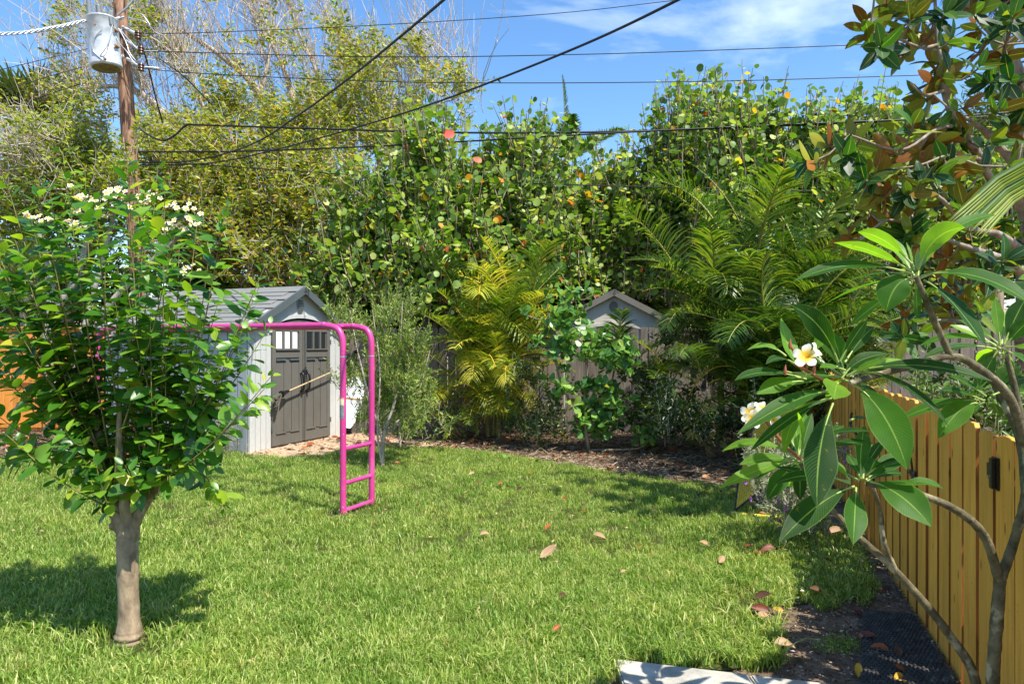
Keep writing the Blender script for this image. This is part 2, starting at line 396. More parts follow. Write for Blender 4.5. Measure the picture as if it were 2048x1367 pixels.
def build_shed(root, Wd, D, eave, apex, mats, detail=True):
    wallm, sidem, doorm, roofm, trimm = mats; hw = Wd/2
    b = MB(); b.box((.03, .04, 0), (Wd-.03, D-.03, eave-.03)); b.obj('wall', sidem, root, local=True)
    # gable front with arch cut-out
    dl, dr, da = .44, Wd-.32, 1.76
    if not detail: dl, dr, da = .42, Wd-.42, 1.7
    arc = [(dl+(dr-dl)*(1-math.cos(a))/2, da+.22*math.sin(a)) for a in np.linspace(0, math.pi, 15)]
    out = [(0, da-.06), (0, eave+.01), (hw, apex-.03), (Wd, eave+.01), (Wd, da-.06)]
    g = MB(); g.prism(out+[(dr, da-.06)]+arc[::-1]+[(dl, da-.06)], 0, .04); g.obj('gable', wallm, root, local=True)
    t_ = MB(); r0 = [(dl-.05+(dr-dl+.1)*(1-math.cos(a))/2, da-.02+.30*math.sin(a)) for a in np.linspace(0, math.pi, 17)]
    r1 = [(dl+(dr-dl)*(1-math.cos(a))/2, da-.02+.24*math.sin(a)) for a in np.linspace(0, math.pi, 17)]
    t_.prism(r0+r1[::-1], -.022, .01); t_.obj('arch_trim', wallm, root, local=True)
    # corner panels in narrow ribs
    xs = [0, .115, .225, .335, .44] if detail else [0, .14, .28, .42]
    for lo, hi in list(zip(xs[:-1], xs[1:]))+([(dr, dr+.16), (dr+.16, Wd)] if detail else [(dr, dr+.21), (dr+.21, Wd)]):
        b = MB(); b.box((lo+.004, 0, 0), (hi-.004, .035, da-.062)); b.obj('front_rib', wallm, root, local=True)
    # back of gable
    b = MB(); b.prism([(0.0, eave-.04), (0, eave+.01), (hw, apex-.03), (Wd, eave+.01), (Wd, eave-.04)], D-.03, D); b.obj('gable', wallm, root, local=True)
    me = None; n = int(D/.178)
    for i in range(n):
        for side in ((0, 1) if detail else (0, 1)):
            if me is None:
                bb = MB(); bb.prism([(-.078, 0), (-.084, .012), (-.084, eave-.03), (.084, eave-.03), (.084, .012), (.078, 0)], 0, .035); me = bb.mesh('siding_panel', sidem)
            x = 0.0 if side == 0 else Wd
            M = Matrix.Translation((x, .135+i*D/n*.985, 0)) @ Matrix.Rotation(-math.pi/2 if side == 0 else math.pi/2, 4, 'Z')
            put('siding_panel', me, root, M, local=True)
    # roof slabs + tiles
    sl_ = math.atan2(apex-eave, hw); L = (hw+.09)/math.cos(sl_)
    for sgn in (-1, 1):
        M = Matrix.Translation((hw, 0, apex)) @ (Matrix.Rotation(-sl_ if sgn < 0 else math.pi+sl_, 4, 'Y')) 
        # local x runs down-slope to -x for the left side
        M = Matrix.Translation((hw, 0, apex)) @ Matrix.Rotation(-sl_*1 if sgn < 0 else sl_, 4, 'Y')
        a, c = (-L, 0) if sgn < 0 else (0, L)
        rb = MB(); rb.box((a, -.10, -.035), (c, D+.10, -.004), 0, M); r = rb.obj('roof', roofm, root, local=True)
        fb = MB(); fb.box((a, -.125, -.085), (c, -.095, .022), 0, M); fb.obj('fascia', trimm, root, local=True)
        fb = MB(); e = a if sgn < 0 else c; fb.box((e-.02, -.095, -.07), (e+.02, D+.1, .012), 0, M); fb.obj('eave_trim', trimm, root, local=True)
        if detail:
            tb = MB(); tb.prism([(0, 0), (-.152, .002), (-.152, .018), (0, .007)], 0, .345); tme = tb.mesh('roof_tile', roofm)
            rows = int(L/.148); cols = int((D+.2)/.35)
            for i in range(rows):
                for j in range(cols+1):
                    y = -.09+j*.35-(.17 if i % 2 else 0)
                    if y < -.1 or y+.345 > D+.1: continue
                    T = M @ Matrix.Translation((-i*.148-.01 if sgn < 0 else i*.148+.01, y, 0))
                    if sgn > 0: T = T @ Matrix.Scale(-1, 4, (1, 0, 0))
                    put('roof_tile', tme, r, T, local=True)
        else:
            for i in range(7):
                tb = MB(); x0 = -(i+1)*L/7 if sgn < 0 else i*L/7
                tb.box((x0, -.09, -.004), (x0+L/7-.008, D+.09, .012), 0, M); tb.obj('roof_strip', roofm, r, local=True)
    rc = MB(); rc.prism([(hw-.09, apex-.05), (hw, apex+.028), (hw+.09, apex-.05), (hw, apex+.012)], -.13, D+.12); rc.obj('ridge_cap', roofm, root, local=True)
    return dl, dr, da
LX, LY = -3.785, 9.84
shed = thing('storage_shed', 'grey plastic garden shed with arched taupe double doors and tiled roof on the lawn', 'shed', (LX, LY, 0), math.atan2(.925, .381))
dl, dr, da = build_shed(shed, 2.16, 3.0, 1.87, 2.46, (pl_white, pl_side, pl_door, pl_roof, pl_dark))
mid = (dl+dr)/2
def door_leaf(x0, x1, hinge):
    w = x1-x0; yb = -.012
    def top(x): 
        c = 1-2*(x-dl)/(dr-dl); return da-.03+.22*math.sqrt(max(0, 1-c*c))
    xs = np.linspace(x0, x1, 9)
    b = MB(); b.prism([(x0, .02)]+[(x, top(x)) for x in xs]+[(x1, .02)], yb+.012, .035)
    d = b.obj('door', pl_door, shed, local=True)
    def bar(n_, lo, hi, m=pl_door, p=None): 
        q = MB(); q.box(lo, hi); return q.obj(n_, m, p or d, local=True)
    st = .085
    f = MB()   # raised frame round the panels, one joined casting
    f.box((x0+.004, yb-.006, .03), (x0+st, yb+.013, 1.80)); f.box((x1-st, yb-.006, .03), (x1-.004, yb+.013, 1.80))
    for z0, z1 in ((.03, .20), (1.36, 1.49), (1.77, 1.82)): f.box((x0+st+.001, yb-.004, z0), (x1-st-.001, yb+.013, z1))
    f.obj('door_frame', pl_door, d, local=True)
    gx0, gx1 = x0+st, x1-st; gw = gx1-gx0
    for k in range(3): bar('lower_panel', (gx0+.006+k*gw/3, yb-.002, .215), (gx0+(k+1)*gw/3-.006, yb+.01, 1.30))
    bar('ledge', (gx0+.0, yb-.022, 1.315), (gx0+gw*.42, yb+.01, 1.34), pl_dark); bar('ledge', (gx1-gw*.42, yb-.022, 1.315), (gx1, yb+.01, 1.34), pl_dark)
    bar('sill', (gx0, yb-.02, .205), (gx0+gw*.4, yb+.01, .218)); bar('sill', (gx1-gw*.4, yb-.02, .205), (gx1, yb+.01, .218))
    bar('sill', (gx0-.01, yb-.024, 1.475), (gx1+.01, yb+.012, 1.495))
    for k in range(3):
        a = gx0+.015+k*gw/3; bar('pane', (a, yb+.003, 1.50), (a+gw/3-.05, yb+.0125, 1.76), glassw if hinge < 0 else glassd)
    for k in range(1, 3): bar('mullion', (gx0+k*gw/3-.024, yb-.012, 1.496), (gx0+k*gw/3+.012, yb+.014, 1.77))
    hx = x1-.055 if hinge < 0 else x0+.075
    pts = [(hx, -.01, 1.09), (hx, -.055, 1.11), (hx, -.085, 1.05), (hx, -.085, .90), (hx, -.055, .82), (hx, -.01, .83)]
    h = MB(); h.tube(smooth_path(pts, 5), .018, 8); h.obj('handle', black_m, d, True, local=True)
    for z in (.3, 1.0, 1.6):
        hb = MB(); e = x0 if hinge < 0 else x1; hb.box((e-.012, yb-.016, z-.04), (e+.012, yb-.005, z+.04)); hb.obj('hinge', pl_dark, d, local=True)
    return d
door_leaf(dl+.004, mid-.004, -1); d2 = door_leaf(mid+.004, dr-.004, 1)
lk = MB(); lk.box((mid-.03, -.075, 1.10), (mid+.04, -.03, 1.16)); lk.tube(smooth_path([(mid-.01, -.05, 1.15), (mid, -.05, 1.20), (mid+.03, -.05, 1.20), (mid+.03, -.05, 1.15)], 4), .006, 6); lk.obj('padlock', plain('dull_metal', (70, 74, 78), .4, .5, .7), shed, local=True)
vb = MB(); vb.prism([(1.08+.085*math.cos(a), 2.17+.125*math.sin(a)) for a in np.linspace(0, 2*math.pi, 25)[:-1]], -.014, .01)
vent = vb.obj('vent', pl_white, shed, local=True)
for k in range(8):
    z = 2.17-.1+k*.027; hw_ = .075*math.sqrt(max(.05, 1-((z-2.17)/.12)**2))
    q = MB(); q.box((1.08-hw_, -.026, z-.009), (1.08+hw_, -.0145, z+.006)); q.obj('louver', pl_dark, vent, local=True)
SM = W[shed.name]
# the broom pushed through the two handles
wood_h = plain('pale_wood', (186, 164, 124), .5, .3, nscale=30, stretch=(1, 1, 1))
pA = SM @ Vector((.50, -.10, .80)); pB = SM @ Vector((1.84, -.105, 1.12))
br = thing('mop', 'long handled mop with pale wooden stick pushed through the shed door handles', 'mop', pA)
q = MB(); q.tube([np.array(pA)*.85+np.array(pB)*.15, pB], .0125, 8); q.obj('handle', wood_h, br, True)
dr_ = np.array(pB-pA); dr_ /= np.linalg.norm(dr_)
q = MB(); q.tube([np.array(pA)+dr_*.05, np.array(pA)+dr_*.12, np.array(pA)+dr_*.22], [.055, .035, .018], 8); q.obj('head_clamp', black_m, br, True)
q = MB(); N = 46; s0 = np.array(pA)+dr_*.07
pts = np.zeros((N, 5, 3)); un = np.array(SM.to_3x3() @ Vector((1, 0, 0)))
for i in range(N):
    a = rng.uniform(-1, 1); dn = -dr_+np.array([0, 0, a*.7-.25])+rng.normal(size=3)*.14; dn /= np.linalg.norm(dn)
    for k in range(5): pts[i, k] = s0+dn*k*.045*rng.uniform(.8, 1.1)+np.array([0, 0, -.006*k*k])+rng.normal(size=3)*.004
V, Fc = tubes(pts, np.full((N, 5), .006), 4); q.add(V, Fc); q.obj('mop_strands', plain('mop_yarn', (92, 88, 78), .9, .1), br, kind='stuff')

nshed = thing('neighbour_shed', 'beige gabled shed standing behind the grey picket fence', 'shed', (2.24, 15.2, 0), -.10)
# gable apex at photo column 1229
nshed.location = (.76, 12.75, 0); nshed.rotation_euler = (0, 0, -.03); W[nshed.name] = Matrix.Translation((.76, 12.75, 0)) @ Matrix.Rotation(-.03, 4, 'Z')
build_shed(nshed, 2.26, 1.9, 1.97, 2.56, (pl_tan, pl_tan, pl_tand, pl_tand, pl_tand), detail=False)
q = MB(); q.prism([(1.13+.08*math.cos(a), 2.27+.10*math.sin(a)) for a in np.linspace(0, 2*math.pi, 21)[:-1]], -.02, .01); q.obj('vent', pl_tand, nshed, local=True)
for a, b2 in ((.43, 1.12), (1.14, 1.83)):
    q = MB(); q.box((a, -.004, .02), (b2, .035, 1.63)); q.obj('door', pl_tand, nshed, local=True)

# ================================================================ FENCES
grey_w = wood('weathered_picket', (90, 80, 70), (136, 126, 114), .85, True, grey=(80, 80, 78))
orange_w = wood('cedar_stain', (190, 116, 44), (222, 152, 70), .6)
gold_w = wood('golden_stain', (206, 144, 56), (234, 176, 80), .6)
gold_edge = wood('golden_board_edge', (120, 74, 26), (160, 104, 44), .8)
def picket_mesh(name, w, h, th, mat, ear=.025, jag=False, bev=.0015):
    bm = bmesh.new()
    pl = [(-w/2, 0), (-w/2, h-ear), (-w/2+ear, h), (w/2-ear, h), (w/2, h-ear), (w/2, 0)]
    if jag: pl = [(-w/2, 0), (-w/2, h-.012), (-w*.3, h-.002), (-w*.05, h), (w*.25, h-.006), (w/2, h-.02), (w/2, 0)]
    a = [bm.verts.new((x, 0, z)) for x, z in pl]; b = [bm.verts.new((x, th, z)) for x, z in pl]; k = len(pl)
    bm.faces.new(a[::-1]); bm.faces.new(b)
    for i in range(k): bm.faces.new([a[i], a[(i+1) % k], b[(i+1) % k], b[i]])
    bmesh.ops.recalc_face_normals(bm, faces=bm.faces)
    if bev: bmesh.ops.bevel(bm, geom=bm.edges[:], offset=bev, segments=1, affect='EDGES')
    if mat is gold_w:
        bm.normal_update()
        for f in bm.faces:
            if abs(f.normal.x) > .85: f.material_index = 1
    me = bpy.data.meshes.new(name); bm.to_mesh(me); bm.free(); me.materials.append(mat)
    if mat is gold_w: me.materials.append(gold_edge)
    return me
def fence(root, p0, p1, step, w, h, th, mat, name='picket', hj=.02, flip=False, posts=2.4, rails=(.35, 1.0, 1.6), railside=1, skew=.006, zfun=None, back=False):
    p0 = np.array(p0); p1 = np.array(p1); L = np.linalg.norm(p1-p0); d = (p1-p0)/L; ang = math.atan2(d[1], d[0]); n = int(L/step)
    mes = [picket_mesh(name, w*k, h, th, mat, jag=j) for k, j in ((1, False), (.97, True), (1.0, True))]
    for i in range(n):
        s = (i+.5)*step; z = (zfun(s) if zfun else 0)+rng.uniform(-hj, hj)
        M = Matrix.Translation((p0[0]+d[0]*s, p0[1]+d[1]*s, z)) @ Matrix.Rotation(ang, 4, 'Z') @ Matrix.Rotation(rng.normal()*skew, 4, 'Y') @ Matrix.Rotation(rng.normal()*skew*.7, 4, 'X')
        put(name, mes[i % 3 if i % 5 else 0], root, M)
    nx = np.array([-d[1], d[0]])*railside*(th+.003 if railside > 0 else 1)
    R = Matrix.Translation((p0[0], p0[1], 0)) @ Matrix.Rotation(ang, 4, 'Z')
    y0, y1 = (th+.002, th+.042) if railside > 0 else (-.042, -.002)
    for z in rails:
        q = MB(); q.box((0, y0, z-.045), (L, y1, z+.045)); q.obj('rail', mat, root, M=R)
    y0, y1 = (th+.044, th+.134) if railside > 0 else (-.136, -.044)
    k = 0.05
    while k < L:
        q = MB(); q.box((k, y0, -.1), (k+.09, y1, h-.03)); q.obj('post', mat, root, M=R); k += posts
    return d, ang
bf = thing('picket_fence', 'weathered grey wooden picket fence along the back of the yard behind the palms', 'fence', (-4.4, 12.1, 0))
fence(bf, (-4.4, 12.15), (10.6, 12.0), .148, .14, 1.86, .018, grey_w, 'picket', .012, rails=(.4, 1.5), skew=.008)
lf = thing('cedar_fence', 'orange stained board fence with rails facing the lawn, left of the shed', 'fence', (-13.2, 12.3, 0))
fence(lf, (-13.2, 12.3), (-6.9, 12.3), .150, .148, 1.84, .018, orange_w, 'board', .0, rails=(.12, .92, 1.70), railside=-1, posts=2.4, skew=.001)
q = MB(); q.box((-13.2, 12.22, 1.85), (-6.9, 12.36, 1.885)); q.obj('cap', orange_w, lf)
# yellow fence on the right with its gate
fd = np.array([.3203, .9473]); fo = np.array([1.025, 0.0])
def FL(Z): return np.array([1.025+.338*Z, Z])
yf = thing('yellow_fence', 'golden stained board fence running away along the right side of the yard', 'fence', (*FL(3.75), 0))
def strip(root, Z0, Z1, step, w, h, name, zf=None):
    p0 = FL(Z1); p1 = FL(Z0); L = np.linalg.norm(p1-p0); d = (p1-p0)/L; ang = math.atan2(d[1], d[0])
    n = round(L/step); st = L/n
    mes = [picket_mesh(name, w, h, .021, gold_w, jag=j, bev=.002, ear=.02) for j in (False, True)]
    for i in range(n):
        s = (i+.5)*st; zz = zf(s/L) if zf else 0
        M = Matrix.Translation((p0[0]+d[0]*s, p0[1]+d[1]*s, zz-.02+rng.uniform(-.008, .008))) @ Matrix.Rotation(ang+math.pi, 4, 'Z') @ Matrix.Rotation(rng.normal()*.003, 4, 'Y')
        M = M @ Matrix.Translation((0, -.0, 0))
        put(name, mes[int(rng.random() < .55)], root, M)
    return p0, p1, d, L, ang
# Boards sit with their faces on the yard side (direction (-.947,.32))
def back_boards(root, Z0, Z1, h):
    p0 = FL(Z1); p1 = FL(Z0); d = (p1-p0); L = np.linalg.norm(d); d /= L; ang = math.atan2(d[1], d[0])
    R = Matrix.Translation((p0[0], p0[1], 0)) @ Matrix.Rotation(ang, 4, 'Z')
    for z in (.25, .95):
        q = MB(); q.box((0, .003, z-.045), (L, .04, z+.045)); q.obj('rail', gold_w, root, M=R)
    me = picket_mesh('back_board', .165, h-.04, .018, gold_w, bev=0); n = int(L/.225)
    for i in range(n):
        put('back_board', me, root, R @ Matrix.Translation(((i+1)*L/n-.01, .043, -.02)))
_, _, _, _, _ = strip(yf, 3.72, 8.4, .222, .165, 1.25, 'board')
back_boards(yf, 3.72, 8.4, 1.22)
gate = thing('garden_gate', 'golden board gate with black latch hardware beside the rubber mat', 'gate', (*FL(2.72), 0))
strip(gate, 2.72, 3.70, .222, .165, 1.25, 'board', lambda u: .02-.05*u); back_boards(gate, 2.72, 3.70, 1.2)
yf2 = thing('fence_panel', 'nearest golden fence boards holding the black latch plate', 'fence', (*FL(2.70), 0))
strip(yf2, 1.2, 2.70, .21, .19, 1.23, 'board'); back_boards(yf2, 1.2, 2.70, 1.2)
nrm = np.array([-.947, .32])
def onf(x, y, off=.024):
    Z = 1.025/((x-1024)/F-.338); p = P(x, y, Z); return np.array([p[0]+nrm[0]*off, p[1]+nrm[1]*off, p[2]])
angF = math.atan2(fd[1], fd[0])
def FM(p): return Matrix(((fd[0], nrm[0], 0, p[0]), (fd[1], nrm[1], 0, p[1]), (0, 0, 1, p[2]), (0, 0, 0, 1)))   # x along fence away, y towards yard
iron = plain('black_iron', (16, 16, 18), .35, .5)
bolt = plain('bolt_steel', (150, 150, 146), .3, .5, .8)
lt = thing('gate_latch', 'black latch box screwed to the nearest board of the yellow fence', 'latch', onf(2000, 940))
q = MB(); M = FM(onf(2005, 945)); q.box((-.045, 0, -.064), (.02, .008, .062), 0, M); q.box((-.03, .0085, -.06), (.0, .022, .058), 0, M); q.obj('latch_plate', iron, lt)
q = MB(); q.box((.021, 0, -.022), (.075, .008, .028), 0, M); q.obj('strike', iron, lt)
q = MB(); q.tube([np.array(M @ Vector((-.015, .022, -.015))), np.array(M @ Vector((-.015, .030, -.015)))], .008, 8); q.obj('bolt', bolt, lt)
hg = thing('gate_hook', 'black triangular hinge plate with bent rod on the yellow fence', 'hinge', onf(1828, 950))
M = FM(onf(1838, 952)); q = MB(); q.prism([(-.05, -.035), (-.05, .032), (-.03, .032), (.11, .022), (.11, .008), (.0, -.035)], 0, .008); 
o = q.obj('hinge_plate', iron, hg, M=M)
for x, z in ((.09, .014), (-.03, .02), (-.03, -.02), (.02, -.01)):
    q = MB(); q.tube([np.array(M @ Vector((x, .008, z))), np.array(M @ Vector((x, .013, z)))], .008, 6); q.obj('screw', bolt, hg)
q = MB(); q.tube(smooth_path([np.array(M @ Vector(v_)) for v_ in ((.0, .01, .03), (.0, .015, .08), (.0, .02, .125), (-.01, .02, .14), (-.04, .02, .145), (-.05, .02, .18))], 4), .006, 6); q.obj('rod', iron, hg, True)

# ================================================================ MONKEY BARS
t = NT('pink_paint'); v = t.pos((1, 1, 1), obj=True); n1 = t.noise(3.5, 5, v, .65)
c_ = t.ramp(n1, [(.3, S((188, 52, 122))), (.6, S((202, 66, 136))), (.75, S((214, 96, 156)))])
c_ = t.mix(t.ramp(t.noise(48, 3, v, .6), [(.68, (0, 0, 0, 1)), (.72, (1, 1, 1, 1))]), c_, S((226, 190, 206)))
c_ = t.mix(t.ramp(t.noise(70, 3, t.pos((1.3, 1, 1), obj=True), .6), [(.71, (0, 0, 0, 1)), (.74, (1, 1, 1, 1))]), c_, S((110, 60, 50)))
pink = t.fin(t.pr(c_, .38, .45, t.bump(n1, .1, .004)))
steel_ring = plain('ring_steel', (190, 180, 186), .35, .5, .5)
mbars = thing('monkey_bars', 'pink tubular steel climbing bars with ladder ends standing on the lawn', 'climbing frame', (-4.62, 7.62, 0), math.atan2(-.409, .912))
LEN, WID, HT, r = 3.37, .44, 1.735, .029
for y in (0, WID):
    bend = [(LEN-.22, y, HT), (LEN-.07, y, HT-.03), (LEN-.01, y, HT-.12), (LEN, y, HT-.24)]
    q = MB(); q.tube(smooth_path([(.22, y, HT), (1, y, HT), (2, y, HT), (LEN-.3, y, HT)]+bend, 6), r, 12); q.obj('rail', pink, mbars, True, local=True)
    q = MB(); q.tube(smooth_path([(0, y, HT-.24), (.01, y, HT-.12), (.07, y, HT-.03), (.22, y, HT)], 6), r, 12); q.obj('bend', pink, mbars, True, local=True)
    for x in (0, LEN):
        q = MB(); q.tube([(x, y, .0), (x, y, .8), (x, y, HT-.24)], r, 12); p_ = q.obj('leg', pink, mbars, True, local=True)
        q = MB(); q.tube([(x, y, 1.44), (x, y, 1.45)], r+.0015, 12, cap=False); q.obj('joint_ring', steel_ring, p_, True, local=True)
for x in (0, LEN):
    for z in (.035, .285, .60):
        q = MB(); q.tube([(x, .026, z), (x, WID/2, z), (x, WID-.026, z)], .020, 10); q.obj('ladder_rung', pink, mbars, True, local=True)
for k in range(9):
    x = .32+k*.34; q = MB(); q.tube([(x, .026, HT), (x, WID/2, HT), (x, WID-.026, HT)], .016, 8); q.obj('top_rung', pink, mbars, True, local=True)
def wrap(z0, z1, mat):
    V = []; A = np.linspace(-2.5, -.6, 9)
    for z in (z0, z1):
        for a in A: V.append((LEN+(r+.0012)*math.cos(a), (r+.0012)*math.sin(a), z))
    q = MB(); q.add(V, [[i, i+1, i+10, i+9] for i in range(8)]); q.obj('sticker', mat, mbars, True, local=True)
t = NT('faded_sticker'); sp = t.n('ShaderNodeSeparateXYZ', {'Vector': t.n('ShaderNodeTexCoord').outputs['Object']})
c_ = t.ramp(t.math('FRACT', t.math('MULTIPLY', sp.outputs[2], 9.0)), [(0, S((232, 190, 150))), (.5, S((238, 214, 176))), (.6, S((214, 120, 100)))]); stk = t.fin(t.pr(c_, .5))
wrap(1.005, 1.075, stk); wrap(.885, 1.003, plain('grey_sticker', (126, 134, 136), .6, nscale=60, namt=.3))

# white board by the shed corner
wb = thing('white_board', 'white rounded board with tan strap leaning by the shed corner behind the pink post', 'surfboard', (-2.84, 11.78, 0))
q = MB(); prof = [(0, .05), (.12, .12), (.35, .19), (.6, .225), (.85, .22), (1.0, .19), (1.08, .13), (1.11, .03)]
out = [(-w_, z) for z, w_ in prof]+[(w_, z) for z, w_ in prof[::-1]]
q.prism(out, -.03, .03); MW = Matrix.Translation((-2.83, 11.80, .12)) @ Matrix.Scale(.82, 4) @ Matrix.Rotation(.12, 4, 'Y') @ Matrix.Rotation(-.1, 4, 'X')
q.obj('deck', plain('white_gel', (236, 238, 240), .3, .5), wb, M=MW)
q = MB(); q.box((-.222, -.0345, .60), (.222, -.0305, .635)); q.obj('strap', plain('tan_strap', (170, 130, 84), .7), wb, M=MW)

# ================================================================ RUBBER MAT
t = NT('rubber'); v = t.pos(); c_ = t.ramp(t.noise(22, 6, v, .7), [(.35, S((40, 39, 38))), (.58, S((70, 67, 64))), (.74, S((140, 128, 112)))])
rub = t.fin(t.pr(c_, .7, .35, t.bump(t.noise(120, 4, v), .4, .004)))
mat_o = thing('door_mat', 'black rubber mat with rows of studs lying at the gate', 'mat', (1.85, 3.4, 0))
A, B_, C_, D_ = np.array([2.03, 3.95]), np.array([2.26, 3.86]), np.array([2.02, 3.06]), np.array([1.56, 3.06])
B_ = FL(3.86)-np.array([.05, -.02]); C_ = FL(3.06)-np.array([.05, -.02])
q = MB(); k = [*A, .0]; V = []
for z in (.004, .022):
    for p_ in (D_, C_, B_, A): V.append((*p_, z))
q.add(V, [[3,2,1,0],[4,5,6,7],[0,1,5,4],[1,2,6,5],[2,3,7,6],[3,0,4,7]]); q.obj('sheet', rub, mat_o)
dm = MB()
for i in range(34):
    for j in range(16):
        u, v_ = (i+.5)/34, (j+.5+.5*(i % 2))/16.5
        c = (A*(1-v_)+B_*v_)*(1-u)+(D_*(1-v_)+C_*v_)*u; rr = .009
        th = np.linspace(0, 2*math.pi, 7)[:-1]
        ring = [(c[0]+rr*math.cos(a), c[1]+rr*math.sin(a), .0221) for a in th]+[(c[0]+rr*.6*math.cos(a), c[1]+rr*.6*math.sin(a), .031) for a in th]
        dm.add(ring, [[k, (k+1) % 6, 6+(k+1) % 6, 6+k] for k in range(6)]+[[6, 7, 8, 9], [6, 9, 10, 11]])
dm.obj('studs', rub, mat_o, kind='stuff')

# ================================================================ UTILITY POLE, TRANSFORMER, CABLES
pole_m = bark('creosote_pole', (84, 58, 44), (176, 136, 108), 30, (1, 1, .12), 1.0, spots=(66, 46, 36))
galv = plain('galvanised', (196, 200, 204), .45, .5, .2, nscale=8); wirem = plain('black_cable', (24, 24, 26), .5, .4); alu = plain('bare_aluminium', (186, 190, 194), .4, .5, .6)
pb = np.array([-7.19, 13.5, 0]); pt = np.array([-7.84, 13.5, 9.6])
up = thing('utility_pole', 'leaning brown wooden utility pole behind the flowering tree', 'utility pole', pb)
def onp(x, y): return P(x, y, 13.5)
q = MB(); zz = np.linspace(0, 1, 9); q.tube(pb+(pt-pb)*zz[:, None], np.linspace(.175, .115, 9), 16); q.obj('post', pole_m, up, True)
for (x0, y0, x1, y1) in ((246, 55, 276, 70), (250, 80, 282, 100), (255, 118, 282, 134)):
    a = P(x0, y0, 13.38); b = P(x1, y1, 13.2); q = MB(); q.tube([a, (a+b)/2, b], .035, 8); ar = q.obj('bracket', galv, up, True)
    q = MB(); c = b; 
    for k in range(3): q.tube([c+[0, 0, -.07+k*.05], c+[0, 0, -.035+k*.05]], [.065, .05], 8)
    q.obj('insulator', plain('brown_porcelain', (74, 40, 30), .25), ar, True)
tr = thing('transformer', 'pale grey cylindrical transformer can mounted high on the utility pole', 'transformer', P(210, 145, 13.2))
TZ = 13.15; TR = .275
c0 = P(213, 137, TZ); c1 = P(203, 36, TZ)
prof = [(0, TR*.9), (.02, TR*1.02), (.05, TR*1.02), (.06, TR), (.93, TR), (.94, TR*1.04), (.96, TR*1.04), (1.0, TR*.7)]
q = MB(); q.tube([c0+(c1-c0)*a for a, _ in prof], [r_ for _, r_ in prof], 28); q.obj('can', galv, tr, True)
q = MB(); q.tube([c0+(c1-c0)*-.012, c0+(c1-c0)*.0], [TR*.72, TR*.86], 24); q.obj('bottom_plate', plain('rusty_base', (140, 128, 96), .8, nscale=10, namt=.3), tr, True)
for (x, y, yb, dz) in ((176, -12, 32, .05), (196, 10, 36, -.1), (220, 34, 48, .12)):
    q = MB(); a = P(x+3, yb+4, TZ-dz); b = P(x, y, TZ-dz); n = 15; rr = [(.05 if k % 2 else .034) for k in range(n)]
    q.tube([a+(b-a)*k/(n-1) for k in range(n)], rr, 10); q.obj('bushing', plain('grey_porcelain', (120, 124, 126), .3), tr, True)
for x, y in ((182, 52), (192, 50), (211, 118), (233, 92), (231, 60)):
    a = P(x, y, TZ-.24 if x > 186 and x < 230 else TZ-.1); q = MB(); q.tube([a+[0, .06, 0], a+[0, -.045, 0]], [.03, .022], 8); q.obj('lug', plain('brass_lug', (150, 120, 84), .5), tr, True)
for y in (62, 112):
    a = P(226, y, TZ+.1); b = P(246, y+2, 13.4); q = MB(); q.tube([a, b], .05, 6); q.obj('mount', galv, tr, True)
def cable(label, pts, r, mat=wirem, m=8, twist=0, name='power_cable'):
    pp = smooth_path([P(*p) for p in pts], m)
    q = MB()
    if twist:
        d = np.cumsum(np.r_[0, np.linalg.norm(np.diff(pp, axis=0), axis=1)]); pp2 = smooth_path(pp, 4); d = np.cumsum(np.r_[0, np.linalg.norm(np.diff(pp2, axis=0), axis=1)])
        for k in range(3):
            a = d*twist+k*2.09; q.tube(pp2+np.stack([0*a, np.cos(a)*r*.9, np.sin(a)*r*.9], 1), r*.62, 5)
    else: q.tube(pp, r, 6)
    o = q.obj(name, mat, None, True); tag(o, label, 'cable', 'overhead cables'); return o
cable('thick black service drop crossing the sky steeply to the frame top, upper of two', [(262, 325, 13.4), (380, 322, 12.3), (500, 290, 10.9), (600, 228, 9.3), (700, 155, 7.9), (800, 74, 6.6), (892, -4, 5.6), (1000, -100, 4.7)], .0125)
cable('thick black service drop passing over the sea grapes at a shallow angle, lower of two', [(264, 330, 13.4), (420, 326, 12.4), (560, 297, 11.2), (720, 253, 9.9), (860, 209, 8.8), (1000, 157, 7.6), (1180, 84, 6.3), (1356, 0, 5.2), (1560, -110, 4.3)], .0115)
cable('long black cable sagging across the hedge from a loop near the pole', [(268, 240, 13.5), (290, 265, 13.5), (325, 281, 13.5), (350, 270, 13.5), (372, 251, 13.5), (400, 250, 13.4), (620, 257, 13.2), (900, 265, 13.0), (1200, 264, 12.9), (1500, 254, 12.8), (1800, 240, 12.7), (2200, 212, 12.6)], .019)
cable('long black cable rising gently to the right over the sea grape tops', [(268, 304, 13.5), (500, 302, 13.3), (800, 290, 13.1), (1060, 275, 12.9), (1300, 262, 12.8), (1600, 248, 12.7), (1900, 236, 12.6), (2200, 225, 12.6)], .016)
cable('thin wire crossing open sky between the pole and the magnolia', [(285, 102, 13.4), (600, 111, 13.3), (860, 114, 13.2), (1200, 108, 13.1), (1500, 98, 13.0), (1800, 86, 12.9), (2200, 66, 12.8)], .0085)
cable('thin wire crossing just above the highest sea grape tips', [(285, 137, 13.4), (420, 148, 13.4), (760, 163, 13.3), (1060, 166, 13.2), (1400, 163, 13.1), (1700, 155, 13.0), (2200, 138, 12.9)], .0085)
cable('thin wire running to the very top of the frame over the bare twigs', [(285, 68, 13.4), (420, 65, 13.4), (760, 50, 13.3), (1100, 28, 13.2), (1340, 2, 13.1), (1600, -30, 13.0)], .0075)
